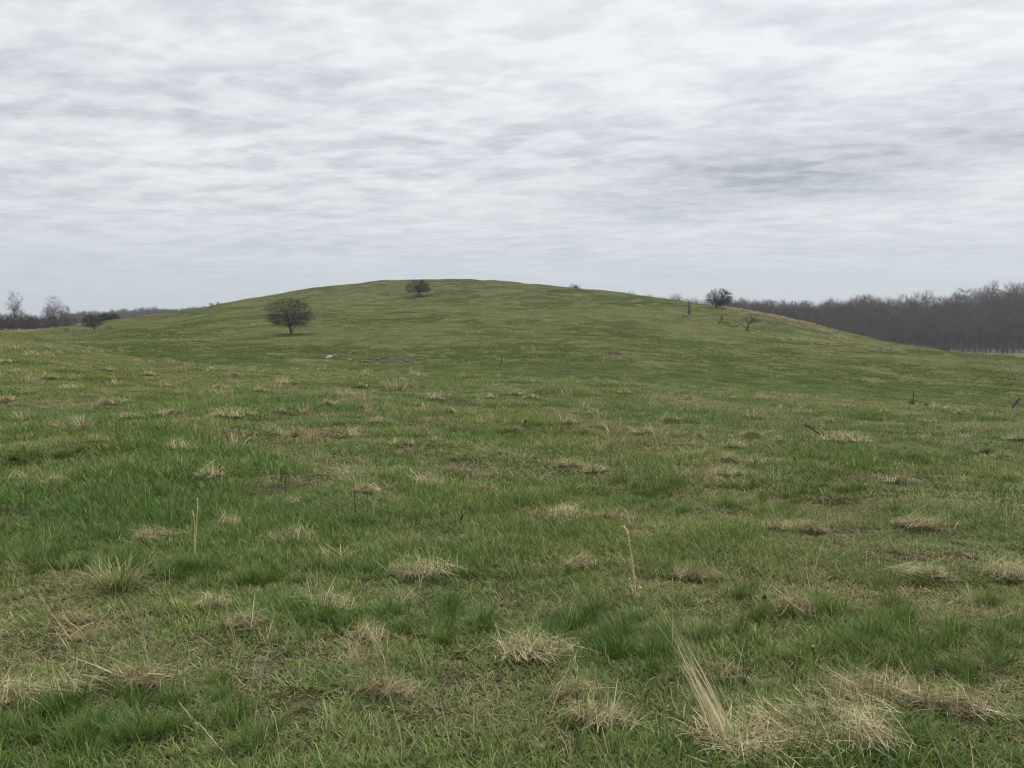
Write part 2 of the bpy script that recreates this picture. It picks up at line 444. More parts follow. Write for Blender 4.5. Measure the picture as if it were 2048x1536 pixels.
# ---------------------------------------------------------------- blades
GREENS = np.array([[0.122, 0.185, 0.036], [0.082, 0.142, 0.032], [0.172, 0.220, 0.052], [0.128, 0.182, 0.062], [0.285, 0.310, 0.125]])
TANS = np.array([[0.40, 0.338, 0.198], [0.30, 0.250, 0.135], [0.48, 0.415, 0.265], [0.21, 0.170, 0.090], [0.36, 0.315, 0.19]])

def blades(base, head, L, w, lean0, lean1, col, rng, seg=3, twist=0.5, tip=1.25):
    """flat tapered blades; returns verts, quads, tris, colours"""
    n = len(base)
    d = np.stack([np.cos(head), np.sin(head), np.zeros(n)], 1)
    sa = head + math.pi / 2 + rng.uniform(-twist, twist, n)
    side = np.stack([np.cos(sa), np.sin(sa), np.zeros(n)], 1)
    p = base.copy(); rows = []; cols = []
    wid = np.array([0.8, 1.0, 0.72, 0.4, 0.2])[:seg] if seg > 2 else np.array([0.9, 0.75])
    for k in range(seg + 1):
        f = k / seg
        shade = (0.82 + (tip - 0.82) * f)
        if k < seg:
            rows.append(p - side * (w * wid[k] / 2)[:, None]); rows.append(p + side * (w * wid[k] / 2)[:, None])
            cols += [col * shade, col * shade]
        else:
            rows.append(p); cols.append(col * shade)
        th = lean0 + (lean1 - lean0) * (f + .5 / seg)
        p = p + (np.sin(th)[:, None] * d + np.cos(th)[:, None] * np.array([0, 0, 1.0])) * (L / seg)[:, None]
    m = 2 * seg + 1
    v = np.stack(rows, 1).reshape(-1, 3); c = np.clip(np.stack(cols, 1).reshape(-1, 3), 0, .9)
    o = np.arange(n)[:, None] * m
    q = np.concatenate([o + np.array([[2 * k, 2 * k + 1, 2 * k + 3, 2 * k + 2]]) for k in range(seg - 1)], 0)
    t = o + np.array([[2 * seg - 2, 2 * seg - 1, 2 * seg]])
    return v, q, t, c

def join(parts):
    V, Q, T, C = [], [], [], []; n = 0
    for v, q, t, c in parts:
        V.append(v); Q.append(q + n); T.append(t + n); C.append(c); n += len(v)
    return np.concatenate(V), np.concatenate(Q), np.concatenate(T), np.concatenate(C)

def pick(pal, n, rng, jit=0.18):
    return pal[rng.integers(0, len(pal), n)] * rng.uniform(1 - jit, 1 + jit, (n, 1))

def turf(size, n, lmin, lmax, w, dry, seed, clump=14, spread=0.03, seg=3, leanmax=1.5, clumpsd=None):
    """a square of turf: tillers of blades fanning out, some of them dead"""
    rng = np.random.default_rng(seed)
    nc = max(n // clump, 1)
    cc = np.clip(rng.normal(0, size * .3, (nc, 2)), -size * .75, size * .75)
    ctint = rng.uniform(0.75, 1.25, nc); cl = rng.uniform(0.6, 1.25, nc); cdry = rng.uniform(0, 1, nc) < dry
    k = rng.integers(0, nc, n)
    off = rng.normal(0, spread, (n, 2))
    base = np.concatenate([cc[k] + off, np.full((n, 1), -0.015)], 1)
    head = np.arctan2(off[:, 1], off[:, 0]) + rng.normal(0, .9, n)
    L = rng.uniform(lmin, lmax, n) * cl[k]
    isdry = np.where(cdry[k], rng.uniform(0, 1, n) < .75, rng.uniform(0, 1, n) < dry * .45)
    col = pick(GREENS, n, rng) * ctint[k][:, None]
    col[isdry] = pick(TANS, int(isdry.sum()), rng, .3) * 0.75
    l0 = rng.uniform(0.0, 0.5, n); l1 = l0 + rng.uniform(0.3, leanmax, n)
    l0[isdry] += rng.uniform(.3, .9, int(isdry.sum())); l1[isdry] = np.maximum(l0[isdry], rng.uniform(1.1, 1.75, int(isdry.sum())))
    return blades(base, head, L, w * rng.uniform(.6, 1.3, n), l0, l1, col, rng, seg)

def tilt_euler(nx, ny, nz, a):
    """XYZ Euler of an upright thing turned by a and leaning with the slope"""
    z = np.stack([nx, ny, nz], 1)
    x = np.stack([np.cos(a), np.sin(a), np.zeros_like(a)], 1)
    x = x - z * (x * z).sum(1, keepdims=True); x /= np.linalg.norm(x, axis=1, keepdims=True)
    y = np.cross(z, x)
    return np.stack([np.arctan2(y[:, 2], z[:, 2]), -np.arcsin(np.clip(x[:, 2], -1, 1)), np.arctan2(x[:, 1], x[:, 0])], 1)

def slope_normals(x, y, e):
    hx = (height(x + e, y) - height(x - e, y)) / (2 * e); hy = (height(x, y + e) - height(x, y - e)) / (2 * e)
    n = np.stack([-hx, -hy, np.ones_like(hx)], 1); n /= np.linalg.norm(n, axis=1, keepdims=True)
    return n

def proto_collection(name, meshes):
    c = bpy.data.collections.new(name)
    for i, me in enumerate(meshes):
        c.objects.link(bpy.data.objects.new('%s_%02d' % (name, i), me))
    return c

def scatter(name, pts, eul, scl, idx, coll):
    """one object that instances a collection's meshes on points"""
    me = bpy.data.meshes.new(name)
    n = len(pts)
    me.vertices.add(n); me.vertices.foreach_set('co', np.asarray(pts, np.float32).ravel())
    for nm, ty, arr, key in (('rot', 'FLOAT_VECTOR', eul, 'vector'), ('scl', 'FLOAT_VECTOR', scl, 'vector'), ('idx', 'INT', idx, 'value')):
        a = me.attributes.new(nm, ty, 'POINT')
        a.data.foreach_set(key, np.asarray(arr, np.int32 if ty == 'INT' else np.float32).ravel())
    o = link(name, me)
    g = bpy.data.node_groups.new(name, 'GeometryNodeTree')
    g.interface.new_socket('Geometry', in_out='INPUT', socket_type='NodeSocketGeometry')
    g.interface.new_socket('Geometry', in_out='OUTPUT', socket_type='NodeSocketGeometry')
    gi = g.nodes.new('NodeGroupInput'); go = g.nodes.new('NodeGroupOutput')
    inst = g.nodes.new('GeometryNodeInstanceOnPoints'); inst.inputs['Pick Instance'].default_value = True
    ci = g.nodes.new('GeometryNodeCollectionInfo'); ci.inputs['Collection'].default_value = coll
    ci.inputs['Separate Children'].default_value = True; ci.inputs['Reset Children'].default_value = True
    def na_(nm, ty):
        q = g.nodes.new('GeometryNodeInputNamedAttribute'); q.data_type = ty; q.inputs['Name'].default_value = nm; return q.outputs[0]
    g.links.new(gi.outputs[0], inst.inputs['Points']); g.links.new(ci.outputs[0], inst.inputs['Instance'])
    g.links.new(na_('idx', 'INT'), inst.inputs['Instance Index'])
    g.links.new(na_('rot', 'FLOAT_VECTOR'), inst.inputs['Rotation'])
    g.links.new(na_('scl', 'FLOAT_VECTOR'), inst.inputs['Scale'])
    g.links.new(inst.outputs[0], go.inputs[0])
    md = o.modifiers.new('scatter', 'NODES'); md.node_group = g
    return o

def grid_points(r0, r1, step, half, rng, jit=0.5):
    """jittered grid over a wedge in front of the viewer"""
    xs = np.arange(-r1, r1, step); ys = np.arange(-0.5, r1, step)
    x, y = np.meshgrid(xs, ys); x = x.ravel(); y = y.ravel()
    x = x + rng.uniform(-jit, jit, len(x)) * step; y = y + rng.uniform(-jit, jit, len(y)) * step
    r = np.hypot(x, y); edge = r * (1 + rng.uniform(-.08, .08, len(x)))
    k = (edge >= r0) & (edge < r1) & (np.abs(np.arctan2(x, y)) < half + 1.2 / np.maximum(r, 1.2))
    return x[k], y[k]

def lushness(x, y):
    return 0.45 * fbm(x / 2.2, y / 2.2, 31, 3) + 0.55 * fbm(x / 0.6, y / 0.6, 37, 2)

grass_zones = [
    # r0, r1, step, patch size, blades, length range, width
    (0.8, 8.5, 0.24, 0.40, 900, (0.045, 0.14), 0.0044),
    (8.5, 26, 0.50, 0.80, 1500, (0.05, 0.15), 0.0072),
    (26, 95, 1.15, 1.8, 2000, (0.07, 0.19), 0.0150),
    (95, 345, 2.6, 3.8, 2600, (0.08, 0.20), 0.030),
]
for zi, (r0, r1, step, size, nb, (l0_, l1_), w_) in enumerate(grass_zones):
    rng = np.random.default_rng(100 + zi)
    meshes = []
    # three growth classes, four variants each: dry and short, ordinary, lush and long
    for ci_, (dry, lk, bn) in enumerate(((0.64, 0.75, 0.85), (0.38, 0.88, 1.0), (0.20, 1.08, 1.0))):
        for vi in range(4):
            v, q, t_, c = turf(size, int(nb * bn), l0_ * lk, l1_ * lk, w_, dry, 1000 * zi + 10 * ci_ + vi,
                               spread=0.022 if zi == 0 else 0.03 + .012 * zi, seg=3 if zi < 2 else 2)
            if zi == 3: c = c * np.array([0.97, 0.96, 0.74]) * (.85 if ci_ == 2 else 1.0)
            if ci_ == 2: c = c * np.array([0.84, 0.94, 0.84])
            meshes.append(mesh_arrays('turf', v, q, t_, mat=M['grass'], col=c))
    coll = proto_collection('turf_%d' % zi, meshes)
    x, y = grid_points(r0, r1, step, R(42), rng)
    if zi == 3:
        k = (meadow_mask(x, y) < .3)
        x, y = x[k], y[k]
    lu = lushness(x, y) if zi < 3 else 0.65 * fbm(x / 16, y / 16, 31, 3) + 0.35 * fbm(x / 4, y / 4, 37, 2)
    if zi >= 2: lu = lu + .24 * np.exp(-((y - 88) / 22) ** 2) + .05 * np.exp(-((y - 150) / 40) ** 2) - .05 * np.exp(-((y - 46) / 9) ** 2)      # richer grass in the damp dip
    if zi == 3:                                                          # tree shadow put into the grass colour: darker, longer turf under each crown
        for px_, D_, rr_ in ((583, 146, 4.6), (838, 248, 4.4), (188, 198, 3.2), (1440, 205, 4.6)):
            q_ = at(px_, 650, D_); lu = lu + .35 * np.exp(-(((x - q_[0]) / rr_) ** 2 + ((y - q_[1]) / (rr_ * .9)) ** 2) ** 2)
    lu = lu + rng.normal(0, .035, len(x))
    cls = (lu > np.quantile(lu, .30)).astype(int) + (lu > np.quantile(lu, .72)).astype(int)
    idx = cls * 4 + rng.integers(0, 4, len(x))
    nrm = slope_normals(x, y, max(size * .4, .2))
    eul = tilt_euler(nrm[:, 0], nrm[:, 1], nrm[:, 2], rng.uniform(0, 2 * math.pi, len(x)))
    s = np.clip(0.74 + (lu - lu.mean()) * (1.2 if zi < 3 else .8), .5, 1.15) * rng.uniform(.88, 1.12, len(x))
    scl = np.stack([np.ones_like(s), np.ones_like(s), s], 1)
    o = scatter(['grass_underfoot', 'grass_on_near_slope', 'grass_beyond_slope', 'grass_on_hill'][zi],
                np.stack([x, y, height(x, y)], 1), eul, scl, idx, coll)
    tag(o, ['green pasture grass mixed with dead blades close to the viewer', 'patchy green grass on the near slope',
            'short green grass running down into the dip', 'short green grass covering the rounded hill'][zi], 'grass', kind='stuff')

# ---------------------------------------------------------------- dry grass
def straw_mat(seed, n=1000, rx=.5, ry=.4, hz=.2, up=0, wid=0.0085, brown=0.0):
    """a heap of dead flattened grass about one metre wide (scaled when placed): stems lie every way over a low dome"""
    rng = np.random.default_rng(seed)
    ang_ = rng.uniform(0, 2 * math.pi, n); rr = np.sqrt(rng.uniform(0, 1, n)) * (0.75 + 0.35 * vnoise(ang_ * 1.3, ang_ * 0 + seed, seed))
    bx, by = rr * rx * np.cos(ang_), rr * ry * np.sin(ang_)
    bz = hz * np.clip(1 - rr ** 2, 0, 1) * rng.uniform(.15, 1.0, n) * (0.6 + 0.8 * vnoise(bx * 5 + 9, by * 5, seed + 1))
    head = np.where(rng.uniform(0, 1, n) < .6, ang_ + rng.normal(0, .8, n), rng.uniform(0, 6.28, n))
    L = rng.uniform(.12, .36, n)
    col = pick(TANS, n, rng, .28) * 1.15
    br = rng.uniform(0, 1, n) < brown
    col[br] *= np.array([.55, .47, .42])
    l0 = rng.uniform(.75, 1.5, n); l1 = l0 + rng.uniform(.1, .75, n)
    parts = [blades(np.stack([bx, by, bz - .02], 1) - np.stack([np.cos(head), np.sin(head), 0 * head], 1) * (L * .4)[:, None],
                    head, L, wid * rng.uniform(.6, 1.5, n), l0, l1, col, rng, 3, 1.2, 1.1)]
    if up:
        b = np.stack([rng.normal(0, rx * .25, up), rng.normal(0, ry * .25, up), np.zeros(up)], 1)
        parts.append(blades(b, rng.uniform(0, 6.28, up), rng.uniform(.25, .6, up), wid * .6 * rng.uniform(.6, 1.2, up),
                            rng.uniform(0, .25, up), rng.uniform(.1, .6, up), pick(TANS, up, rng, .2) * 1.1, rng, 3))
    v, q, t_, c = join(parts)
    return mesh_arrays('straw_mat', v, q, t_, mat=M['straw'], col=c)

def straw_tuft(seed, n=150, spread=.16, lmin=.3, lmax=.8, lean=.9, wid=.009, green=0.0):
    """an upright fountain of dead leaves and stems about one metre tall"""
    rng = np.random.default_rng(seed)
    a = rng.uniform(0, 6.28, n); r = np.abs(rng.normal(0, spread, n))
    b = np.stack([r * np.cos(a), r * np.sin(a), np.full(n, -.03)], 1)
    l0 = rng.uniform(0, .35, n) + r * .8; l1 = l0 + rng.uniform(.1, lean, n) * rng.uniform(.3, 1.6, n)
    col = pick(TANS, n, rng, .25)
    g = rng.uniform(0, 1, n) < green
    col[g] = pick(GREENS, int(g.sum()), rng)
    v, q, t_, c = blades(b, a + rng.normal(0, .6, n), rng.uniform(lmin, lmax, n), wid * rng.uniform(.5, 1.4, n), l0, l1, col, rng, 3)
    return mesh_arrays('straw_tuft', v, q, t_, mat=M['straw'], col=c)

def straw_heap(seed, w, dist, brown=0.12, hk=1.0, up=0):
    """dead grass combed flat in a few overlapping swirls, w metres across, stems of real size"""
    rng = np.random.default_rng(seed)
    wid = max(.0026, .00042 * dist); n = int(np.clip(2600 * w * w * (.0040 / wid) + 130, 140, 2200))
    nl = int(rng.integers(3, 9)); lc = rng.normal(0, .26, (nl, 2)) * np.array([w, w * .7]); la = rng.uniform(0, 6.28, nl); ls = rng.uniform(.07, .22, nl) * w; lh = rng.uniform(.35, 1.0, nl)
    k = rng.integers(0, nl, n); q = rng.normal(0, 1, (n, 2)) * ls[k][:, None] * np.array([1.25, .8]) + lc[k]
    halo = rng.uniform(0, 1, n) < .22; q[halo] = rng.normal(0, .30, (int(halo.sum()), 2)) * np.array([w, w * .8])
    rr = np.hypot(*(q - lc[k]).T) / ls[k]
    z = .075 * w * hk * lh[k] * np.exp(-rr ** 2 * .7) * rng.uniform(.1, 1, n) + rng.uniform(0, .02, n)
    head = la[k] + rng.normal(0, .75, n); head = np.where(rng.uniform(0, 1, n) < .2, rng.uniform(0, 6.28, n), head)
    L = np.clip(rng.lognormal(math.log(.11 + .10 * w), .4, n), .04, .34)
    col = np.clip(pick(TANS, n, rng, .25) * 1.5, 0, .65)
    br = rng.uniform(0, 1, n) < brown; col[br] *= np.array([.52, .44, .38])
    l0 = rng.uniform(1.0, 1.55, n); l1 = l0 + rng.uniform(.0, .5, n)
    back = np.stack([np.cos(head), np.sin(head), 0 * head], 1) * (L * .45)[:, None]
    parts = [blades(np.stack([q[:, 0], q[:, 1], z + .012], 1) - back, head, L, wid * rng.uniform(.55, 1.5, n), l0, l1, col, rng, 3, 1.3, 1.08)]
    m_ = int(n * .28)                                     # green shoots pushing through, thicker at the rim
    gq = rng.normal(0, .30, (m_, 2)) * np.array([w, w * .75])
    parts.append(blades(np.stack([gq[:, 0], gq[:, 1], np.zeros(m_)], 1), rng.uniform(0, 6.28, m_), rng.uniform(.08, .18, m_), wid * rng.uniform(.8, 1.6, m_), rng.uniform(0, .5, m_), rng.uniform(.4, 1.4, m_), pick(GREENS, m_, rng), rng, 3))
    if up:
        bq = np.stack([rng.normal(0, w * .16, up), rng.normal(0, w * .12, up), np.zeros(up)], 1)
        parts.append(blades(bq, rng.uniform(0, 6.28, up), rng.uniform(.12, .30, up) + .12 * w, wid * .8 * rng.uniform(.6, 1.1, up), rng.uniform(0, .3, up), rng.uniform(.1, .7, up), pick(TANS, up, rng, .2) * 1.15, rng, 3))
    v, q_, t_, c = join(parts)
    return mesh_arrays('straw_heap', v, q_, t_, mat=M['straw'], col=c)

TUFTS = [straw_tuft(260 + i, green=g) for i, g in enumerate([0, 0, .1, 0, .05, 0])]
HALF = [straw_tuft(280 + i, n=260, spread=.2, lean=1.4, green=.45, wid=.007) for i in range(2)]
FART = [straw_tuft(320 + i, n=60, wid=.03) for i in range(3)]
SETS = {'tuft': TUFTS, 'half': HALF, 'fartuft': FART}

def place_straw(px, py, wpx, kind, label, group=None, hscale=1.0, name=None):
    p = ground(px, py, hi=95)
    w = wpx / F_PX * p[1]
    flat = kind in ('mat', 'brown', 'farmat')
    n = slope_normals(np.array([p[0]]), np.array([p[1]]), .4)
    eu = tilt_euler(n[:, 0], n[:, 1], n[:, 2], np.array([random.uniform(-.5, .5) if flat else random.uniform(0, 6.28)]))[0]
    if flat:
        me = straw_heap(px * 7 + py, w * .68, p[1], .6 if kind == 'brown' else .15, hscale, random.choice((0, 0, 2, 5)))
        o = link('straw_heap', me, None, p + np.array([0, 0, .02 if p[1] < 12 else .05]), eu)
    else:
        k = w / .75
        o = link('straw_tuft', random.choice(SETS[kind]), None, p, eu, (k, k, k * hscale))
    return tag(o, label, 'dry grass', group)

NEAR = [
    (1065, 1318, 205, 'mat', 'thick heap of pale straw lying in the middle foreground', 1.1),
    (840, 1152, 150, 'mat', 'wide mound of pale straw with a few upright stems left of centre', 1.1),
    (655, 1218, 100, 'mat', 'flattened straw heap left of the wide straw mound', 1.0),
    (430, 1219, 62, 'mat', 'small flat straw heap beside the dark green grass clump', .8),
    (75, 1400, 210, 'mat', 'straw heap at the left edge of the foreground', 1.0),
    (300, 1372, 160, 'brown', 'brownish matted dead grass beside the left edge straw heap', .9),
    (735, 1282, 70, 'mat', 'small thin straw heap between the two largest heaps', .6),
    (750, 1392, 140, 'brown', 'brown matted dead grass below the middle straw heap', .8),
    (1190, 1446, 160, 'mat', 'low straw heap beside the leaning bundle of stems', .8),
    (1600, 1485, 430, 'mat', 'very large spread of pale straw at the bottom edge', .4),
    (1730, 1400, 260, 'brown', 'brown flattened dead grass right of the leaning bundle of stems', .6),
    (1900, 1420, 200, 'brown', 'brown dead grass patch near the bottom right corner', .6),
    (2035, 1158, 150, 'mat', 'bulky straw heap cut by the right edge', 1.2),
    (1865, 1058, 120, 'mat', 'broad straw heap on the right slope', .9),
    (1870, 1160, 100, 'mat', 'straw strip below the broad heap on the right', .7),
    (1550, 1062, 60, 'mat', 'left one of two small straw heaps right of centre', .8),
    (1625, 1066, 70, 'brown', 'right one of two small straw heaps right of centre', .7),
    (1165, 1138, 80, 'mat', 'thin straw patch right of the wide mound', .6),
    (1140, 935, 55, 'mat', 'tall tan straw hump in the middle of the near slope', 1.6),
    (1190, 946, 55, 'mat', 'low tan straw heap joined to the tall hump', 1.0),
    (862, 971, 100, 'mat', 'long narrow straw strip lying across the near slope', .7),
    (728, 988, 60, 'mat', 'straw heap behind the single dark stem', 1.0),
    (962, 990, 70, 'brown', 'brownish straw heap right of the long narrow strip', .8),
    (1130, 1042, 130, 'mat', 'wide thin straw patch above the arching yellow stalk', .6),
    (1220, 1040, 50, 'mat', 'small straw heap just above the arching yellow stalk', .8),
    (582, 1014, 40, 'mat', 'little straw heap at the foot of two dark stems', 1.0),
    (455, 1053, 60, 'mat', 'small straw heap right of the twin yellow stalks', .7),
    (310, 1082, 95, 'mat', 'arched straw heap left of the twin yellow stalks', 1.1),
    (235, 1175, 120, 'half', 'half green tussock with straw leaves on the left', .7),
    (500, 1260, 110, 'brown', 'dull brown matted grass left of the flattened heap', .6),
    (580, 1082, 100, 'mat', 'faint straw patch right of the dark green clump', .5),
    (360, 900, 90, 'mat', 'curled straw ridge on the left of the near slope', 1.2),
    (420, 957, 75, 'mat', 'straw patch below the curled ridge', .9),
    (120, 972, 60, 'mat', 'straw heap near the left edge on mid slope', .9),
    (60, 960, 70, 'mat', 'thin straw patch touching the left edge on mid slope', .6),
    (625, 888, 45, 'tuft', 'tall pale upright straw tuft left of centre', 1.0),
    (470, 838, 75, 'mat', 'straw heap left of the tall pale tuft', .9),
    (350, 832, 40, 'mat', 'small peaked straw heap with one stalk', 1.4),
    (545, 872, 60, 'brown', 'reddish brown dead grass beside a dark dock', .8),
    (225, 812, 70, 'brown', 'reddish straw mound far up on the left', 1.1),
    (135, 782, 65, 'mat', 'straw heap on the crest at far left', 1.0),
    (48, 845, 50, 'half', 'ragged straw tuft near the left edge', .7),
    (165, 862, 60, 'tuft', 'leaning straw tuft, right one of a left pair', .8),
    (117, 860, 35, 'tuft', 'slim straw tuft, left one of a left pair', .9),
    (197, 886, 50, 'mat', 'flat straw wisp below the left pair of tufts', .6),
    (690, 878, 50, 'mat', 'brownish straw tuft right of the tall pale tuft', 1.5),
    (808, 892, 48, 'mat', 'peaked straw heap with a tall stem left of centre', 1.2),
    (875, 886, 35, 'tuft', 'short straw tuft right of the peaked heap', .6),
    (1470, 897, 62, 'mat', 'slanting straw heap right of centre', 1.3),
    (1505, 878, 50, 'mat', 'reddish straw heap above the slanting one', .9),
    (1445, 952, 60, 'mat', 'thin straw heap below the slanting one', .8),
    (1690, 888, 120, 'mat', 'straw strip around the fallen thorny branch', .6),
    (1800, 968, 60, 'mat', 'small straw heap in the dark green patch at right', .7),
    (2036, 886, 60, 'mat', 'straw heap at the right edge on mid slope', 1.2),
    (1590, 1230, 130, 'brown', 'brownish thin grass around the dark seed head', .5),
    (1390, 1160, 120, 'brown', 'brownish thin grass right of the arching stalk', .5),
    (1160, 1400, 110, 'brown', 'brownish dead grass below the middle heap on its right', .5),
]
for (px, py, w_, kind, label, hs) in NEAR:
    place_straw(px, py, w_, kind, label, 'dry grass heaps on the near slope', hs)

FARS = [(795, 783, 45, 'fartuft'), (725, 777, 30, 'farmat'), (690, 792, 40, 'farmat'), (870, 802, 40, 'farmat'), (1130, 797, 30, 'fartuft'), (1035, 792, 30, 'farmat'), (1190, 832, 45, 'farmat'),
        (1310, 814, 22, 'fartuft'), (900, 830, 32, 'farmat'), (840, 827, 20, 'fartuft'), (965, 850, 26, 'fartuft'), (1014, 850, 20, 'fartuft'), (1140, 852, 40, 'farmat'), (1155, 846, 24, 'fartuft'),
        (1215, 862, 30, 'fartuft'), (1290, 872, 45, 'farmat'), (1515, 931, 25, 'farmat'), (1463, 926, 34, 'farmat'), (1400, 880, 30, 'farmat'), (1340, 846, 40, 'farmat'), (1560, 890, 30, 'farmat'),
        (1770, 830, 30, 'farmat'), (1700, 806, 30, 'farmat'), (1900, 818, 35, 'farmat'), (1925, 832, 30, 'farmat'), (1990, 838, 26, 'fartuft'), (1440, 826, 18, 'fartuft'), (1475, 800, 30, 'farmat'),
        (580, 770, 40, 'farmat'), (520, 785, 40, 'farmat'), (440, 780, 34, 'farmat'), (400, 795, 24, 'fartuft'), (365, 790, 24, 'fartuft'), (330, 776, 40, 'farmat'), (290, 752, 26, 'farmat'),
        (215, 742, 30, 'farmat'), (60, 790, 30, 'fartuft'), (20, 806, 40, 'farmat'), (100, 758, 34, 'farmat'), (10, 726, 26, 'farmat'), (470, 752, 24, 'farmat'), (655, 815, 40, 'farmat'),
        (740, 830, 32, 'fartuft'), (760, 850, 36, 'farmat'), (1060, 800, 30, 'farmat'), (980, 800, 30, 'farmat'), (610, 830, 34, 'fartuft'), (560, 830, 34, 'farmat'), (255, 842, 50, 'farmat'),
        (1250, 790, 30, 'farmat'), (1380, 800, 24, 'farmat'), (1600, 830, 30, 'farmat'), (1660, 850, 30, 'farmat'), (1850, 850, 30, 'farmat')]
MARKS = [(1002, 735, 'the thin fence post'), (2020, 815, 'the leaning post'), (1825, 805, 'the spiked dark weed'), (1505, 790, 'the low twiggy shrub'), (1660, 870, 'the fallen branch'),
         (625, 880, 'the tall pale tuft'), (1140, 932, 'the tall straw hump'), (808, 890, 'the peaked heap with a stem'), (590, 870, 'the dead dock'), (1470, 895, 'the slanting straw heap'),
         (225, 810, 'the reddish mound'), (135, 780, 'the crest heap'), (1048, 846, 'the dark pointed stub'), (1198, 828, 'the tiny dark stake'), (370, 790, 'the highest yellow stalk'),
         (465, 790, 'the forked yellow stalk'), (470, 838, 'the heap left of the tall tuft'), (48, 845, 'the ragged left tuft'), (760, 725, 'the grey rock bank'), (650, 716, 'the pale slabs'), (1405, 742, 'the rock pair'), (1590, 757, 'the row of small rocks'), (690, 878, 'the brownish tuft')]
USED = set()
for (px, py, w_, kind) in sorted(FARS):
    flat = kind == 'farmat'; what = 'small straw heap' if flat else 'small upright straw tuft'
    for mx_, my_, mn in sorted(MARKS, key=lambda m: math.hypot(m[0] - px, (m[1] - py) * 2)):
        dx, dy = px - mx_, (py - my_) * 2
        side = ('right of' if dx > 0 else 'left of') if abs(dx) > abs(dy) else ('below' if dy > 0 else 'above')
        lab = None
        for pre in ('', 'second '):
            c_ = '%s%s %s %s' % (pre, what, side, mn)
            if c_ not in USED: lab = c_; break
        if lab: USED.add(lab); break
    place_straw(px, py, w_, kind, lab, 'small straw heaps up the slope' if flat else 'small straw tufts up the slope', 1.1 if flat else .9)

# straw growing thinly through the whole pasture, and thickly along the right shoulder of the hill
rng = np.random.default_rng(55)
tuft_small = [straw_tuft(400 + i, n=16, spread=.05, lmin=.10, lmax=.30, lean=1.3, wid=.0034) for i in range(3)]
stalk_small = [straw_tuft(410 + i, n=3, spread=.03, lmin=.18, lmax=.46, lean=.7, wid=.0030) for i in range(3)]
mat_small = [straw_mat(420 + i, n=130, rx=.16, ry=.12, hz=.035, wid=.0036, brown=.35) for i in range(3)]
co = proto_collection('dry_small', tuft_small + stalk_small + mat_small)
x, y = grid_points(1.5, 24, 0.42, R(42), rng, .9)
dr = 1 - lushness(x, y) + rng.normal(0, .06, len(x))
k = dr > np.quantile(dr, .28); x, y, dr = x[k], y[k], dr[k]
ix = rng.choice(9, len(x), p=[.14, .14, .14, .12, .12, .12, .08, .07, .07])
sc_ = rng.uniform(.45, 1.0, len(x))
nr_ = slope_normals(x, y, .3)
o = scatter('dry_grass_wisps', np.stack([x, y, height(x, y)], 1), tilt_euler(nr_[:, 0], nr_[:, 1], nr_[:, 2], rng.uniform(0, 6.28, len(x))), np.stack([sc_] * 3, 1), ix, co)
tag(o, 'thin dead stems and wisps of straw growing through the near grass', 'dry grass', kind='stuff')

co3 = proto_collection('pale_tuft', [straw_tuft(430 + i, n=34, spread=.10, lmin=.25, lmax=.8, lean=.9, wid=.018) for i in range(4)])
x, y = grid_points(10, 58, 1.5, R(42), rng, .9)
k = rng.uniform(0, 1, len(x)) < .10 + .35 * np.clip((fbm(x / 5, y / 5, 71, 3) - .48) * 6, 0, 1); x, y = x[k], y[k]
sc_ = rng.uniform(.16, .42, len(x)) * (1 + .012 * y); nr_ = slope_normals(x, y, .3)
o = scatter('pale_grass_tufts', np.stack([x, y, height(x, y)], 1), tilt_euler(nr_[:, 0], nr_[:, 1], nr_[:, 2], rng.uniform(0, 6.28, len(x))), np.stack([sc_ * 1.3, sc_ * 1.3, sc_], 1), rng.integers(0, 4, len(x)), co3)
tag(o, 'countless tiny pale dry tufts dotting the near slope', 'dry grass', kind='stuff')

co2 = proto_collection('dry_far', [straw_tuft(440 + i, n=70, spread=.35, lmin=.35, lmax=.8, lean=.8, wid=.05) for i in range(3)])
x, y = grid_points(24, 330, 2.1, R(42), rng, .9)
u_ = x / y
z_ = height(x, y); py_ = 650 + F_PX * (EYE - z_) / y; px_ = 1024 + F_PX * u_
def near_line(pts, half):
    lx = np.array([p[0] for p in pts]); ly = np.array([p[1] for p in pts]); ok = (px_ > lx[0]) & (px_ < lx[-1])
    return ok * np.clip(1 - np.abs(py_ - np.interp(px_, lx, ly)) / half, 0, 1)
band = np.maximum.reduce([near_line([(1440, 617), (1500, 627), (1560, 638), (1620, 655), (1700, 684)], 16) * 1.2 * (y > 160),
                          near_line([(1500, 668), (1560, 676), (1700, 694), (1800, 706)], 9) * .8 * (y > 110),
                          near_line([(1330, 636), (1400, 642), (1480, 652)], 10) * .6 * (y > 140)])
dens = 0.10 + 0.40 * np.clip((fbm(x / 11, y / 11, 61, 3) - .5) * 6, 0, 1) + band
k = (rng.uniform(0, 1, len(x)) < dens) & (meadow_mask(x, y) < .4)
x, y, band = x[k], y[k], band[k]
sc_ = rng.uniform(.2, .5, len(x)) + band * rng.uniform(.3, .9, len(x))
nr_ = slope_normals(x, y, .6)
o = scatter('dry_grass_on_hill', np.stack([x, y, height(x, y)], 1), tilt_euler(nr_[:, 0], nr_[:, 1], nr_[:, 2], rng.uniform(0, 6.28, len(x))), np.stack([sc_] * 3, 1), rng.integers(0, 3, len(x)), co2)
tag(o, 'tan dry grass dotted over the hill and thick along its right shoulder', 'dry grass', kind='stuff')

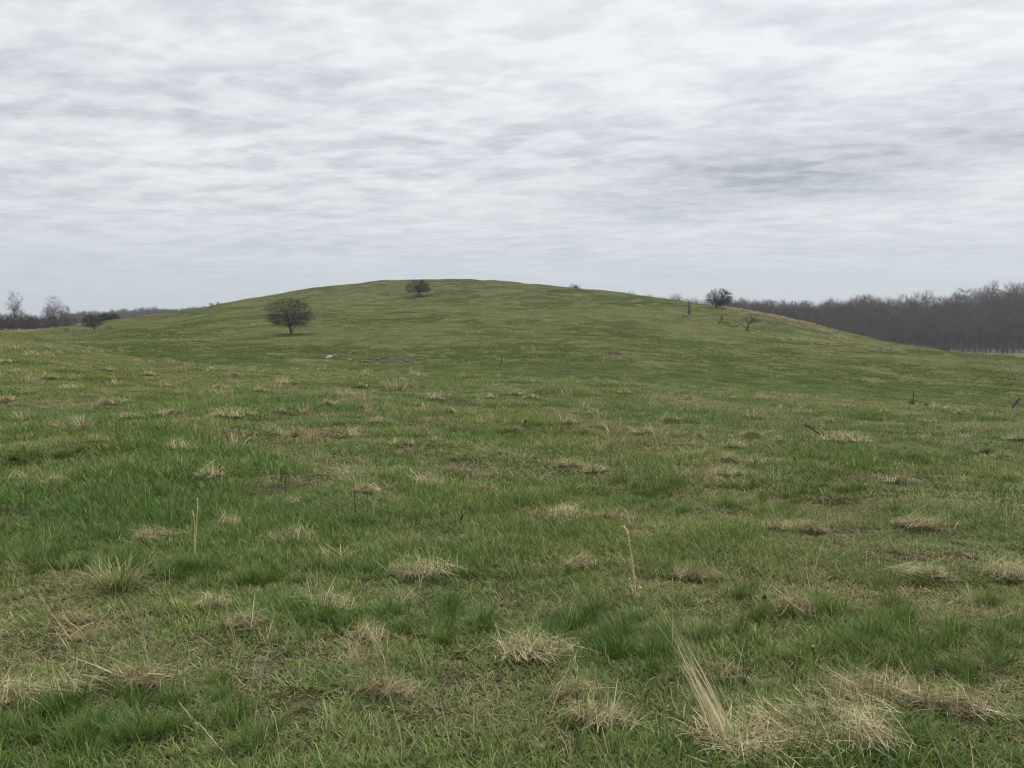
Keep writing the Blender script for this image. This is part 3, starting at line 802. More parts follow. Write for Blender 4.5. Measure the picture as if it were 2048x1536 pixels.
# long dark green tufts where the grass is richest
def lush_tuft(seed):
    rng = np.random.default_rng(seed); n = 150
    a = rng.uniform(0, 6.28, n); r = np.abs(rng.normal(0, .05, n))
    l0 = rng.uniform(0, .4, n); l1 = l0 + rng.uniform(.4, 1.5, n)
    col = pick(GREENS[[0, 1, 1, 3]], n, rng) * np.array([.92, .97, .85])
    v, q, t_, c = blades(np.stack([r * np.cos(a), r * np.sin(a), np.full(n, -.02)], 1), a + rng.normal(0, .5, n), rng.uniform(.07, .19, n), rng.uniform(.003, .0055, n), l0, l1, col, rng, 4)
    return mesh_arrays('lush_tuft', v, q, t_, mat=M['grass'], col=c)
co = proto_collection('lush_tuft', [lush_tuft(500 + i) for i in range(6)])
P_ = []
for px, py, sx_, sy_, n_ in [(500, 1150, 130, 22, 60), (250, 1128, 60, 14, 20), (60, 1130, 60, 12, 18), (150, 1480, 120, 40, 26), (910, 1240, 120, 30, 34), (1850, 915, 130, 12, 50), (1980, 960, 80, 12, 30), (60, 915, 60, 9, 26),
                             (1300, 985, 60, 10, 24), (1700, 1270, 160, 40, 40), (1240, 1270, 110, 30, 26), (320, 1430, 110, 40, 24), (1930, 1300, 90, 40, 24), (1000, 870, 120, 6, 30), (640, 1240, 60, 20, 12), (1500, 1000, 160, 18, 36), (300, 960, 160, 14, 40)]:
    for k in range(n_):
        if random.random() < .5: P_.append(ground(px + random.gauss(0, sx_), min(py + random.gauss(0, sy_), 1560), hi=60))
P_ = np.array(P_); s_ = RNG.uniform(.65, 1.15, len(P_))
tag(scatter('lush_grass_tufts', P_, np.stack([0 * s_, 0 * s_, RNG.uniform(0, 6.28, len(P_))], 1), np.stack([s_] * 3, 1), RNG.integers(0, 6, len(P_)), co), 'longer dark green grass tufts on the near slope', 'grass', kind='stuff')

# ---------------------------------------------------------------- stems and weeds close by
def screen_line(pts, depth):
    return np.array([at(px, py, depth) for px, py in pts])

def bezier_poly(p, n):
    p = np.asarray(p, float); t = np.linspace(0, len(p) - 1, n); i = np.clip(t.astype(int), 0, len(p) - 2)
    def g(k): return p[np.clip(k, 0, len(p) - 1)]
    f = (t - i)[:, None]; a, b, c, d = g(i - 1), g(i), g(i + 1), g(i + 2)
    return .5 * (2 * b + (c - a) * f + (2 * a - 5 * b + 4 * c - d) * f ** 2 + (3 * b - a - 3 * c + d) * f ** 3)

M['yellowstem'] = plain('yellow_dead_stem', (0.54, 0.45, 0.25), (0.66, 0.57, 0.34), 40)
M['strawstem'] = plain('straw_stem', (0.46, 0.38, 0.25), (0.58, 0.50, 0.35), 40)

def stem_thing(name, label, lines, base, mat, r, group=None, cat='plant', part='stem', fuzz=0.0):
    """stems drawn as pixel polylines in the upright plane of their foot, lowest point first"""
    g = ground(*base)
    root = link(name, None, None, g)
    for ln in lines:
        pts = screen_line(ln, g[1]) - g
        dz = pts[0].copy(); pts = pts - dz * np.linspace(1, 0, len(pts))[:, None] * (1 if abs(dz[2]) < .12 else 0)
        pts = bezier_poly(pts, 4 * len(pts))
        pts[:, 1] += np.linspace(0, .04, len(pts)) * random.uniform(-1, 1) + RNG.normal(0, r * .25, len(pts))
        pts[0, 2] -= .03
        tb = Tubes(); tb.add(pts, np.linspace(r, r * .55, len(pts)) * RNG.uniform(.85, 1.2, len(pts)), 5)
        if fuzz:
            for k in range(int(fuzz)):
                i = random.randrange(1, len(pts)); d = np.array([random.gauss(0, 1), random.gauss(0, 1), random.uniform(-.2, 1.6)]); d /= np.linalg.norm(d)
                tb.add([pts[i], pts[i] + d * r * 2.3], [r * .9, r * .3], 3)
        link(part, tb.mesh(part, mat), root)
    return tag(root, label, cat, group)

stem_thing('arching_stalk', 'tall yellow dead stalk with arched tip right of centre',
           [[(1272, 1203), (1268, 1150), (1262, 1105), (1256, 1072), (1251, 1058), (1245, 1054)], [(1266, 1203), (1262, 1180), (1259, 1162)], [(1281, 1206), (1282, 1185), (1279, 1172)]],
           (1272, 1204), M['yellowstem'], .0062, fuzz=46)
stem_thing('twin_yellow_stalk', 'pair of upright yellow dead stalks left of centre',
           [[(387, 1112), (388, 1080), (390, 1040), (388, 1020)], [(393, 1112), (394, 1060), (396, 1020), (394, 998)]], (390, 1112), M['yellowstem'], .0042, fuzz=40)
stem_thing('dark_weed_stalk', 'two thin dark upright stems side by side left of centre', [[(568, 1006), (564, 975), (561, 942)], [(573, 1006), (572, 970), (572, 938)]], (570, 1006), M['stem'], .0040)
stem_thing('dark_weed_stalk', 'single thin dark stem right of the dark pair', [[(712, 1032), (709, 1000), (707, 966)]], (712, 1032), M['stem'], .0040)
stem_thing('dark_weed_stalk', 'short thick dark dead stem in the middle of the slope', [[(920, 1050), (922, 1034), (923, 1018)], [(925, 1048), (926, 1036), (927, 1028)]], (921, 1050), M['stem'], .005, fuzz=8)
stem_thing('dark_weed_stalk', 'short dark pointed stub far up the middle of the slope', [[(1046, 852), (1048, 845), (1051, 838)], [(1049, 852), (1051, 846), (1052, 841)]], (1048, 852), M['stem'], .012)
stem_thing('dark_weed_stalk', 'tiny dark stake standing in a reddish patch right of centre', [[(1198, 832), (1199, 826), (1199, 820)]], (1198, 833), M['stem'], .010)
stem_thing('dark_weed_stalk', 'thin dark weed stem near the large straw spread', [[(1485, 1372), (1486, 1350), (1484, 1310)], [(1496, 1380), (1499, 1350), (1501, 1335)]], (1486, 1376), M['stem'], .0022)
stem_thing('dark_weed_stalk', 'slender dark weed with side twigs right of the leaning bundle', [[(1588, 1385), (1588, 1350), (1587, 1318)], [(1587, 1340), (1593, 1325), (1602, 1316)], [(1587, 1345), (1580, 1330), (1572, 1318)]], (1588, 1387), M['stem'], .0020)
for lbl, pts in [('bent yellow stalk far up on the left', [(393, 868), (391, 850), (391, 838)]), ('yellow stalk beside the small peaked heap', [(368, 832), (368, 818), (369, 804)]),
                 ('highest of the yellow stalks on the left crest', [(371, 800), (370, 788), (371, 774)]), ('leftmost of the yellow stalks on the left', [(325, 848), (325, 838), (326, 826)]),
                 ('yellow stalk with forked top near the straw ridge', [(465, 800), (464, 790), (465, 780)])]:
    stem_thing('yellow_stalk', lbl, [pts], (pts[0][0], pts[0][1] + 1), M['yellowstem'], .006, 'yellow stalks on the left slope', fuzz=14)

STRAWS = [('long pale straw stem standing in the lower left grass', [(512, 1488), (510, 1460), (516, 1400), (528, 1345), (542, 1285)]),
          ('crooked straw stem right of the long pale one', [(560, 1500), (556, 1465), (550, 1432), (540, 1412)]),
          ('fallen straw stem slanting down from the brown mat at lower left', [(455, 1512), (430, 1480), (403, 1443), (395, 1440)]),
          ('fallen straw stem leading out of the brown mat at left', [(392, 1448), (372, 1425), (355, 1405)]),
          ('short pale straw leaning left in the left grass', [(304, 1335), (297, 1310), (289, 1278)]),
          ('short pale straw leaning right in the left grass', [(327, 1330), (335, 1305), (343, 1286)]),
          ('pale straw stem at the bottom below the middle heap', [(803, 1536), (802, 1480), (790, 1430), (778, 1385)]),
          ('pale straw stem right of the bottom one', [(905, 1512), (895, 1470), (886, 1425), (880, 1405)]),
          ('straw stem at the bottom left of the leaning bundle', [(1142, 1532), (1130, 1490), (1112, 1455)]),
          ('thin straw rising behind the wide straw mound, left one', [(812, 1120), (811, 1090), (808, 1062)]),
          ('thin straw rising behind the wide straw mound, right one', [(816, 1120), (820, 1085), (828, 1040)]),
          ('thin pale straw on the slope above the middle heap', [(1072, 975), (1083, 955), (1098, 943)]),
          ('curved pale straw lying at the right edge', [(1990, 1236), (2018, 1230), (2028, 1215), (2020, 1200)])]
for lbl, pts in STRAWS:
    stem_thing('dry_straw', lbl, [pts], (pts[0][0], pts[0][1]), M['strawstem'], .0024, 'single straw stems', cat='straw')

# the big leaning bundle of stems at the bottom
g = ground(1462, 1492)
bun = link('leaning_straw_bundle', None, None, g)
rng = np.random.default_rng(77)
n = 75
tipc = at(1325, 1225, g[1] + .18) - g; mid = at(1440, 1405, g[1] + .06) - g
tb = []
frac = rng.beta(1.3, 2.2, n)
base = np.stack([rng.normal(0, .035, n), rng.normal(0, .035, n), np.full(n, -.02)], 1)
tgt = tipc[None] + rng.normal(0, 1, (n, 3)) * np.array([.030, .05, .03])
dirv = tgt - base
Lfull = np.linalg.norm(dirv, axis=1); L = Lfull * (0.40 + .85 * frac)
hd = np.arctan2(dirv[:, 1], dirv[:, 0]) + rng.normal(0, .06, n); ln_ = np.arccos(np.clip(dirv[:, 2] / Lfull, -1, 1))
v, q, t_, c = blades(base, hd, L, rng.uniform(.0020, .0038, n), ln_ - .12, ln_ + rng.uniform(-.05, .36, n), pick(TANS[[0, 2, 4, 2]], n, rng, .15) * 1.4, rng, 4, .9, 1.0)
link('stems', mesh_arrays('stems', v, q, t_, mat=M['straw'], col=c), bun)
n = 300
base = np.stack([rng.normal(.03, .07, n), rng.normal(0, .07, n), np.full(n, .02)], 1)
v, q, t_, c = blades(base, rng.uniform(0, 6.28, n), rng.uniform(.06, .18, n), rng.uniform(.0025, .005, n), rng.uniform(.8, 1.5, n), rng.uniform(1.3, 2.1, n), np.clip(pick(TANS, n, rng, .2) * 1.6, 0, .7), rng, 3)
link('leaves', mesh_arrays('leaves', v, q, t_, mat=M['straw'], col=c), bun)
tag(bun, 'big bundle of pale straw stems leaning left at the bottom', 'dry grass')

# dandelions and the dark seed head
def dandelion(px, py, label):
    g = ground(px, py + 14)
    root = link('dandelion', None, None, g)
    top = np.array([0, 0, .085])
    t1 = Tubes(); t1.add([[0, 0, -.02], [.004, 0, .04], top], .0022, 5); link('stem', t1.mesh('stem', M['evergreen']), root)
    rng = np.random.default_rng(px); n = 70
    b = np.tile(top, (n, 1)) + rng.normal(0, .002, (n, 3))
    v, q, t_, c = blades(b, rng.uniform(0, 6.28, n), rng.uniform(.005, .009, n), np.full(n, .003), rng.uniform(.3, 1.3, n), rng.uniform(1.0, 1.7, n), np.ones((n, 3)), rng, 2)
    link('flower_head', mesh_arrays('flower_head', v, q, t_, mat=M['yellow']), root)
    n = 9
    v, q, t_, c = blades(np.zeros((n, 3)), np.arange(n) * .7, rng.uniform(.06, .1, n), np.full(n, .014), rng.uniform(.9, 1.2, n), rng.uniform(1.4, 1.7, n), pick(GREENS, n, rng), rng, 3, .1)
    link('leaf_rosette', mesh_arrays('leaf_rosette', v, q, t_, mat=M['grass'], col=c), root)
    tag(root, label, 'flower', 'dandelions')
dandelion(1508, 1278, 'yellow dandelion in the green grass, farther one of two')
dandelion(1626, 1313, 'yellow dandelion in the green grass, nearer one of two')
g = ground(1530, 1216)
root = link('seed_head', None, None, g)
t1 = Tubes(); t1.add([[0, 0, -.02], [.002, 0, .03], [0, .004, .06]], .0022, 5); link('stem', t1.mesh('stem', M['stem']), root)
rng = np.random.default_rng(5); n = 90
v, q, t_, c = blades(np.array([[0, .004, .062]]) + rng.normal(0, .006, (n, 3)), rng.uniform(0, 6.28, n), rng.uniform(.010, .02, n), np.full(n, .004), rng.uniform(0, 1.8, n), rng.uniform(.6, 2.2, n), np.ones((n, 3)), rng, 2)
link('dark_florets', mesh_arrays('dark_florets', v, q, t_, mat=M['purple']), root)
tag(root, 'small dark purple seed head alone in the right foreground', 'plant')

# ---------------------------------------------------------------- weeds farther up the slope
def twiggy(seed, n, w, h, thick, levels=2):
    random.seed(seed); tb = Tubes()
    for k in range(n):
        a = random.uniform(0, 6.28); d = np.array([math.cos(a) * w * random.uniform(.2, 1), math.sin(a) * w * random.uniform(.2, 1), h * random.uniform(.45, 1)])
        p = np.array([random.gauss(0, w * .12), random.gauss(0, w * .12), -.03])
        mid_ = p + d * .5 + np.array([random.gauss(0, .08), random.gauss(0, .08), random.uniform(0, .12)]) * h
        tb.add(bezier_poly([p, mid_, p + d], 5), np.linspace(thick, thick * .45, 5), 4)
        for j in range(5):
            f = random.uniform(.3, 1); q_ = p + d * f
            e_ = q_ + np.array([random.gauss(0, 1), random.gauss(0, 1), random.uniform(-.2, 1)]) * h * .22
            tb.add([q_, e_], [thick * .6, thick * .3], 3)
    return tb

def weed(px, py, depth, label, w, h, spike=0.0, cat='shrub', name='dark_weed', n=16):
    p = at(px, py, depth); p[2] = h1(p[0], p[1])
    root = link(name, None, None, p)
    link('twigs', twiggy(px, n, w / 2, h, .016).mesh('twigs', M['weed']), root)
    if spike:
        t1 = Tubes(); t1.add([[0, 0, -.05], [.02, 0, spike * .5], [.05, 0, spike * .85], [.04, 0, spike]], [.035, .032, .03, .012], 6, .15); link('spike', t1.mesh('spike', M['stem']), root)
    return tag(root, label, cat)
weed(1505, 795, 62, 'low dark twiggy shrub right of centre at the foot of the hill', 1.5, .55, n=26)
weed(1825, 812, 60, 'dark dead weed with one tall spike near the right edge', .85, .55, spike=1.0, n=18)
weed(1850, 815, 60, 'small reddish weed beside the dark spiked one', .5, .35, n=9)
g = ground(590, 876, hi=60); w0 = link('dock_plant', None, None, g); link('twigs', twiggy(11, 8, .07, .16, .004).mesh('twigs', M['weed']), w0); tag(w0, 'small reddish brown dead dock left of the tall pale tuft', 'plant')

# the fallen thorny branch on the right
g = ground(1690, 884, hi=60)
root = link('fallen_branch', None, None, g)
stem_pts = bezier_poly(np.array([at(px, py, g[1]) - g for px, py in [(1740, 890), (1700, 886), (1665, 878), (1640, 868), (1622, 856), (1606, 850)]]), 22)
t1 = Tubes(); t1.add(stem_pts, np.linspace(.012, .006, 22), 5, .2); link('stem', t1.mesh('stem', M['weed']), root)
t2 = Tubes(); random.seed(3)
for k in range(60):
    i = random.randrange(0, 20); d = np.array([random.gauss(0, .10), random.gauss(0, .10), random.uniform(0, .12)]) * (1.2 if i < 11 else .45)
    t2.add([stem_pts[i], stem_pts[i] + d * .6 + np.array([0, 0, .015]), stem_pts[i] + d], [.005, .004, .002], 3)
link('thorny_twigs', t2.mesh('thorny_twigs', M['weed']), root)
tag(root, 'fallen reddish brown thorny branch on the right slope', 'branch')

# ---------------------------------------------------------------- fence posts
def fence_post(px, py, depth, hgt, lean, label, r):
    p = at(px, py, depth); p[2] = h1(p[0], p[1])
    tb = Tubes(); zz = np.array([-.3, 0, .25, .5, .75, .95, 1.0]) * hgt; rr = np.array([1, 1.05, .95, 1, .92, .95, .55]) * r
    tb.add(np.stack([np.sin(zz * 1.3) * .02, 0 * zz, zz], 1), rr, 8, .14)
    v, q = tb.arrays(); top = len(v); v = np.vstack([v, [[0, 0, hgt * 1.0]]])
    tri = [[top - 8 + i, top - 8 + (i + 1) % 8, top] for i in range(8)]
    o = link('fence_post', mesh_arrays('fence_post', v, q, tri, mat=M['post']), None, p, (R(random.uniform(-4, 4)), R(lean), random.uniform(0, 1)))
    return tag(o, label, 'post')
fence_post(1000, 741, 84, 1.6, 9, 'thin dark fence post standing alone at the foot of the hill', .055)
fence_post(2012, 829, 54, 1.45, 36, 'thick dark fence post leaning right at the right edge', .095)

# ---------------------------------------------------------------- rocks
import bmesh
def rock_mesh(seed, mat, sharp=.55):
    rng = np.random.default_rng(seed); bm = bmesh.new()
    p = rng.normal(0, 1, (16, 3)); p /= np.linalg.norm(p, axis=1, keepdims=True)
    p = np.sign(p) * np.abs(p) ** sharp * rng.uniform(.75, 1.05, (16, 1)) * .5
    for k in p: bm.verts.new(k)
    bmesh.ops.convex_hull(bm, input=bm.verts[:])
    loose = [v for v in bm.verts if not v.link_faces]
    bmesh.ops.delete(bm, geom=loose, context='VERTS')
    bmesh.ops.bevel(bm, geom=bm.edges[:], offset=.025, segments=1, affect='EDGES')
    me = bpy.data.meshes.new('rock'); bm.to_mesh(me); bm.free(); me.materials.append(mat); return me
ROCKS = [rock_mesh(i, M['rock']) for i in range(6)]; PALE = [rock_mesh(20 + i, M['palerock']) for i in range(4)]

def hill_point(px, depth):
    p = at(px, 700, depth); p[2] = h1(p[0], p[1]); return p
def seen_depth(px, py, lo, hi):
    d = ray(px, py); d = d / d[1]; t = np.linspace(lo, hi, 500)
    g = height(d[0] * t, t) - (EYE + d[2] * t)
    i = int(np.argmax(g > 0)) if (g > 0).any() else int(np.argmax(g))
    return float(t[i])
def rock(px, py, wpx, pale, label, group, flat=.5, lo=70, hi=240):
    D = seen_depth(px, py, lo, hi); p = hill_point(px, D); w = wpx / F_PX * D
    o = link('rock', random.choice(PALE if pale else ROCKS), None, p + np.array([0, 0, w * flat * .05]), (R(random.uniform(-12, 12)), R(random.uniform(-12, 12)), random.uniform(0, 6.28)), (w, w * .8, w * flat))
    tag(o, label, 'rock', group)
random.seed(12)
G1 = 'rocks in the bare bank below the lone tree'
for px, py, w_, pale, lab, fl in [
    (486, 698, 20, 0, 'dark flat rock at the left end of the rocky bank', .35), (496, 696, 8, 1, 'small white rock on the dark flat rock, far left', .8),
    (558, 698, 18, 0, 'dark rock under the lone tree, left of its neighbour', .45), (571, 698, 12, 0, 'grey rock under the lone tree, right of its neighbour', .6),
    (643, 718, 16, 1, 'low pale slab left of the brightest slab', .3), (658, 715, 22, 1, 'brightest long pale slab in the rocky bank', .35), (672, 712, 12, 1, 'pale rock right of the brightest slab', .5),
    (618, 713, 10, 0, 'small grey rock left of the pale slabs', .5), (634, 712, 9, 0, 'small grey rock just left of the pale slabs', .5),
    (700, 720, 9, 1, 'single small pale rock between slabs and grey rocks', .5)]:
    rock(px, py, w_, pale, lab, G1, fl, 80, 140)
ORD12 = 'first second third fourth fifth sixth seventh eighth ninth tenth eleventh twelfth'.split()
GX = [722, 734, 748, 758, 768, 779, 790, 803, 814, 824, 836, 765]
for px, py, w_ in [(722, 724, 12), (734, 725, 14), (748, 726, 12), (758, 721, 18), (768, 719, 16), (779, 723, 12), (790, 722, 10), (803, 726, 14), (814, 724, 15), (824, 727, 14), (836, 731, 9), (765, 727, 10)]:
    rock(px, py, w_, 0, 'grey rock in the right half of the rocky bank, %s of twelve from left' % ORD12[int(np.searchsorted(sorted(GX), px))], G1, random.uniform(.4, .65), 80, 140)
for px, py, w_ in [(1219, 706, 10), (1230, 706, 14), (1243, 709, 8), (1262, 708, 9), (1232, 716, 8)]:
    rock(px, py, w_, 0, 'small dark rock on the middle of the hill, %s of five from left' % ORD12[[1219, 1230, 1232, 1243, 1262].index(px)], 'small rocks on the middle of the hill', .45, 80, 170)
for px, py, w_, pale in [(1572, 756, 8, 0), (1583, 757, 10, 0), (1594, 755, 9, 0), (1604, 758, 8, 0), (1613, 756, 6, 1)]:
    rock(px, py, w_, pale, 'small rock in the row on the right hill foot, %s from left' % ORD12[[1572, 1583, 1594, 1604, 1613].index(px)], 'row of small rocks on the right', .5, 70, 130)
rock(1400, 742, 10, 0, 'grey rock beside a white one right of the thin post', 'rock pair right of the post', .4, 75, 140)
rock(1407, 743, 6, 1, 'white rock beside a grey one right of the thin post', 'rock pair right of the post', .6, 75, 140)
for px, py, w_, lab in [(757, 705, 5, 'tiny white stone above the grey rocks'), (1043, 766, 6, 'tiny white stone below the thin post'), (1933, 817, 7, 'white stone near the leaning post'),
                        (852, 760, 5, 'tiny white stone left of the thin post, left one'), (870, 762, 5, 'tiny white stone left of the thin post, right one')]:
    rock(px, py, w_, 1, lab, 'scattered white stones', .7, 40, 150)

def soil_bank(px, py, wpx, hpx, label, lo=80, hi=150, rise=.22):
    D = seen_depth(px, py, lo, hi); p = hill_point(px, D); w = wpx / F_PX * D / 2; d_ = max(hpx / F_PX * D * 4.5, 1.0)
    th, rr = np.meshgrid(np.linspace(0, 2 * math.pi, 40, endpoint=False), np.linspace(0, 1, 9))
    k = .75 + .5 * vnoise(th * 1.6, th * 0 + px, 5)
    x = p[0] + rr * w * k * np.cos(th); y = p[1] + rr * d_ * k * np.sin(th)
    z = height(x, y) + rise * np.clip(1 - rr ** 2, 0, 1) * (.7 + .8 * vnoise(x * 2, y * 2, 9)) - .12 * rr ** 4
    v = np.stack([x, y, z], -1).reshape(-1, 3); i, j = np.meshgrid(np.arange(8), np.arange(40), indexing='ij'); jn = (j + 1) % 40
    q = np.stack([i * 40 + j, (i + 1) * 40 + j, (i + 1) * 40 + jn, i * 40 + jn], -1).reshape(-1, 4)
    o = link('soil_bank', mesh_arrays('soil_bank', v, q, mat=M['soil'], smooth=True)); tag(o, label, kind='structure')
soil_bank(655, 714, 95, 7, 'brown bare soil bank under the pale slabs')
soil_bank(775, 723, 130, 7, 'brown bare soil bank under the grey rocks')
soil_bank(562, 698, 34, 4, 'brown bare soil under the lone tree rocks')
soil_bank(490, 698, 30, 3, 'brown bare soil at the left end')
soil_bank(620, 692, 50, 5, 'dull worn soil patch above the slabs')
soil_bank(1230, 708, 44, 3, 'worn soil around small rocks on the hill')

# ---------------------------------------------------------------- trees
def grow(tb_list, p, d, L, r, lvl, spec, rs):
    nseg = 4 if lvl < 2 else 2
    pts = [p.copy()]; dd = d.copy(); q = p.copy()
    for k in range(nseg):
        dd = dd + np.array([rs.gauss(0, 1), rs.gauss(0, 1), rs.gauss(0, 1)]) * spec['wob'] + np.array([0, 0, spec['trop'][min(lvl, len(spec['trop']) - 1)]]) / nseg
        dd /= np.linalg.norm(dd); q = q + dd * (L / nseg); pts.append(q.copy())
    tb_list.append((np.array(pts), np.linspace(r, r * .55 if lvl < spec['levels'] else r * .4, nseg + 1), lvl))
    if lvl >= spec['levels']: return
    nc = spec['kids'][lvl]
    for c in range(nc):
        f = 1.0 if c == 0 else rs.uniform(spec['from'], 1.0)
        i = f * nseg; k = min(int(i), nseg - 1); pp = pts[k] + (pts[k + 1] - pts[k]) * (i - k)
        ax = np.array([rs.gauss(0, 1), rs.gauss(0, 1), rs.gauss(0, 1)]); ax -= dd * ax.dot(dd); ax /= np.linalg.norm(ax) + 1e-9
        a = rs.uniform(*spec['ang']); a = a * .4 if c == 0 else a
        nd = dd * math.cos(a) + ax * math.sin(a)
        grow(tb_list, pp, nd, L * rs.uniform(*spec['shrink']), max(r * spec['rk'], spec['rmin']), lvl + 1, spec, rs)

def build_tree(seed, H, W, trunk_h, trunk_r, spec, lean=(0, 0), limbs=6, stems=None, low_z=None, keep=None, fill=1200, twig=.55, tr_=.009, round_=.5, thin=0.0, depth=.9):
    """trunk and limbs, then twigs that fill a dome-shaped envelope of width W and top H; returns (trunk tubes, crown tubes)"""
    rs = random.Random(seed); segs = []
    top = np.array([lean[0], lean[1], trunk_h])
    tr = bezier_poly([np.array([0, 0, -.25]), np.array([lean[0] * .25 + rs.gauss(0, .05) * trunk_h, lean[1] * .25, trunk_h * .45]), top], 7)
    lz = trunk_h * .8 if low_z is None else low_z
    off = (keep[0] if keep else 0) * W * .25
    cz = lz + (H - lz) * round_ * .8
    ctr = np.array([top[0] + off, top[1], cz])
    def env(p):
        """how far out of the envelope a point is: 1 on its surface"""
        q = p - ctr; a = np.arctan2(q[..., 1], q[..., 0])
        hz_ = np.where(q[..., 2] > 0, H - cz, cz - lz)
        lump = 1 + .16 * np.sin(a * 3 + seed) + .10 * np.sin(a * 5 + seed * 2 + q[..., 2] * 2.5 / W * 4)
        return np.sqrt((q[..., 0] / (W * .5)) ** 2 + (q[..., 1] / (W * .5 * depth)) ** 2 + (q[..., 2] / hz_) ** 2) / lump
    for i in range(limbs):
        a = 6.283 * (i + rs.uniform(-.3, .3)) / limbs; el = rs.uniform(*spec['limb_el'])
        d = np.array([math.cos(a) * math.cos(el), math.sin(a) * math.cos(el), math.sin(el)])
        if keep is not None: d = d + np.array(keep); d /= np.linalg.norm(d)
        st = tr[-1] + (tr[-2] - tr[-1]) * rs.uniform(0, spec.get('limb_from', 1.0)) * (1 if i else 0)
        L = .5 * math.sqrt((W * .5 * math.cos(el)) ** 2 + ((H - trunk_h) * math.sin(el)) ** 2)
        grow(segs, st, d, L * rs.uniform(.9, 1.25), trunk_r * .5, 0, spec, rs)
    T, C = Tubes(), Tubes()
    T.add(tr, np.interp(np.linspace(0, 1, 7), [0, .12, 1], [trunk_r * 1.45, trunk_r, trunk_r * .72]), 8, .08)
    for s in (stems or []): T.add(bezier_poly(s[0], 8), np.linspace(s[1], s[1] * .6, 8), 6, .06)
    nodes = []; g0 = random.Random(seed + 5)
    for p, r, lvl in segs:
        f = env(p); lim = g0.uniform(*spec.get('lim', (.68, 1.06))); k = np.where(f > lim, lim / np.maximum(f, 1e-6), 1.0)[:, None]
        p = np.where(np.arange(len(p))[:, None] == 0, p, ctr + (p - ctr) * k)
        (T if lvl == 0 else C).add(p, r, 5 if lvl == 0 else (4 if lvl == 1 else 3))
        nodes.append(p[1:])
    nodes = np.concatenate(nodes)
    g = np.random.default_rng(seed)
    if fill:
        q = g.uniform(-1, 1, (fill * 5, 3)); q = ctr + q * np.array([W * .58, W * .58 * depth, max(H - cz, cz - lz) * 1.08])
        f = env(q); clump = np.sin(q[:, 0] * 7.5 / W * 3 + seed) * np.sin(q[:, 1] * 6.8 / W * 3) * np.sin(q[:, 2] * 8.5 / W * 3 + 1)
        ok = (f < 1.0 + .10 * g.normal(0, 1, len(q))) & (g.uniform(0, 1, len(q)) < np.clip(.30 + .75 * f + .5 * clump, .05, 1)) & (q[:, 2] > lz * .9)
        q = q[ok][:fill]
        for p in q:
            d2 = ((nodes - p) ** 2).sum(1); n0 = nodes[int(np.argmin(d2 + g.uniform(0, .15) * W * .1))]
            v = p - n0; L = np.linalg.norm(v) + 1e-6
            s0 = p - v / L * min(L, twig * g.uniform(.7, 1.6)); m_ = (s0 + p) / 2 + g.normal(0, .10, 3) * twig
            C.add([s0, m_, p], [tr_ * 1.2, tr_, tr_ * .5], 3)
            if twig * 2 > L: continue
    return T, C

def tree_thing(name, label, loc, T, C, tm, cm, rot=0.0, cat='tree', group=None):
    root = link(name, None, None, loc, (0, 0, rot))
    link('trunk', T.mesh('trunk', tm), root); link('crown', C.mesh('crown', cm), root)
    return tag(root, label, cat, group)

THORN = dict(levels=2, kids=[5, 5], ang=(.45, 1.1), shrink=(.50, .72), rk=.50, rmin=.012, wob=.17, trop=[.10, .02, .0], limb_el=(.15, 1.3), **{'from': .25}, limb_from=.6)
SPARSE = dict(levels=3, kids=[4, 4, 3], ang=(.4, 1.0), shrink=(.50, .75), rk=.55, rmin=.012, wob=.2, trop=[.10, .0, .0], limb_el=(.2, 1.2), **{'from': .3}, limb_from=.5)
TALL = dict(levels=2, kids=[5, 5], ang=(.35, .9), shrink=(.5, .7), rk=.5, rmin=.022, wob=.13, trop=[.35, .25, .15], limb_el=(.45, 1.3), **{'from': .2}, limb_from=1.6)
FOREST = dict(levels=1, kids=[6], ang=(.3, .85), shrink=(.45, .7), rk=.45, rmin=.045, wob=.14, lim=(.55, .8), trop=[.18, .1, .1], limb_el=(.25, 1.2), **{'from': .2}, limb_from=3.0)
SHRUB = dict(levels=1, kids=[6], ang=(.3, .95), shrink=(.45, .7), rk=.55, rmin=.028, wob=.16, trop=[.1, .05, .05], limb_el=(.35, 1.4), **{'from': .15}, limb_from=3.0)

p = hill_point(583, 146)
T, C = build_tree(41, 6.1, 7.9, 1.6, .17, THORN, (-.10, .1), 9, [([np.array([.05, 0, .25]), np.array([.28, -.1, .9]), np.array([.75, -.2, 1.45]), np.array([1.3, -.2, 2.1])], .07),
      ([np.array([-.1, 0, .5]), np.array([-.35, .1, 1.2]), np.array([-.8, .1, 2.0]), np.array([-1.3, .1, 2.9])], .08)], low_z=1.05, fill=5600, twig=.55, tr_=.0098, round_=.42)
tree_thing('hawthorn_tree', 'lone bare tree with broad twiggy crown on the left of the hill', p, T, C, M['bark'], M['twig'])
p = hill_point(840, 248)
T, C = build_tree(42, 4.9, 7.2, 1.35, .24, THORN, (-.1, 0), 9, low_z=1.25, fill=4600, twig=.55, tr_=.0130, round_=.14)
tree_thing('hawthorn_tree', 'umbrella shaped bare tree just below the hilltop', p, T, C, M['bark'], M['twig'])
p = hill_point(191, 198)
T, C = build_tree(43, 3.8, 5.0, 1.1, .17, THORN, (-.75, .1), 8, low_z=.75, fill=2600, twig=.5, tr_=.012, round_=.45)
tree_thing('hawthorn_tree', 'small round bare tree with leaning trunk on the far left', p, T, C, M['bark'], M['twig'])
p = hill_point(1431, 205)
T, C = build_tree(44, 4.8, 6.4, 1.15, .23, dict(THORN, levels=3, kids=[5, 4, 3], limb_el=(.1, 1.0)), (.25, 0), 9, low_z=1.0, keep=(.40, 0, 0), fill=4000, twig=.6, tr_=.0115, round_=.36)
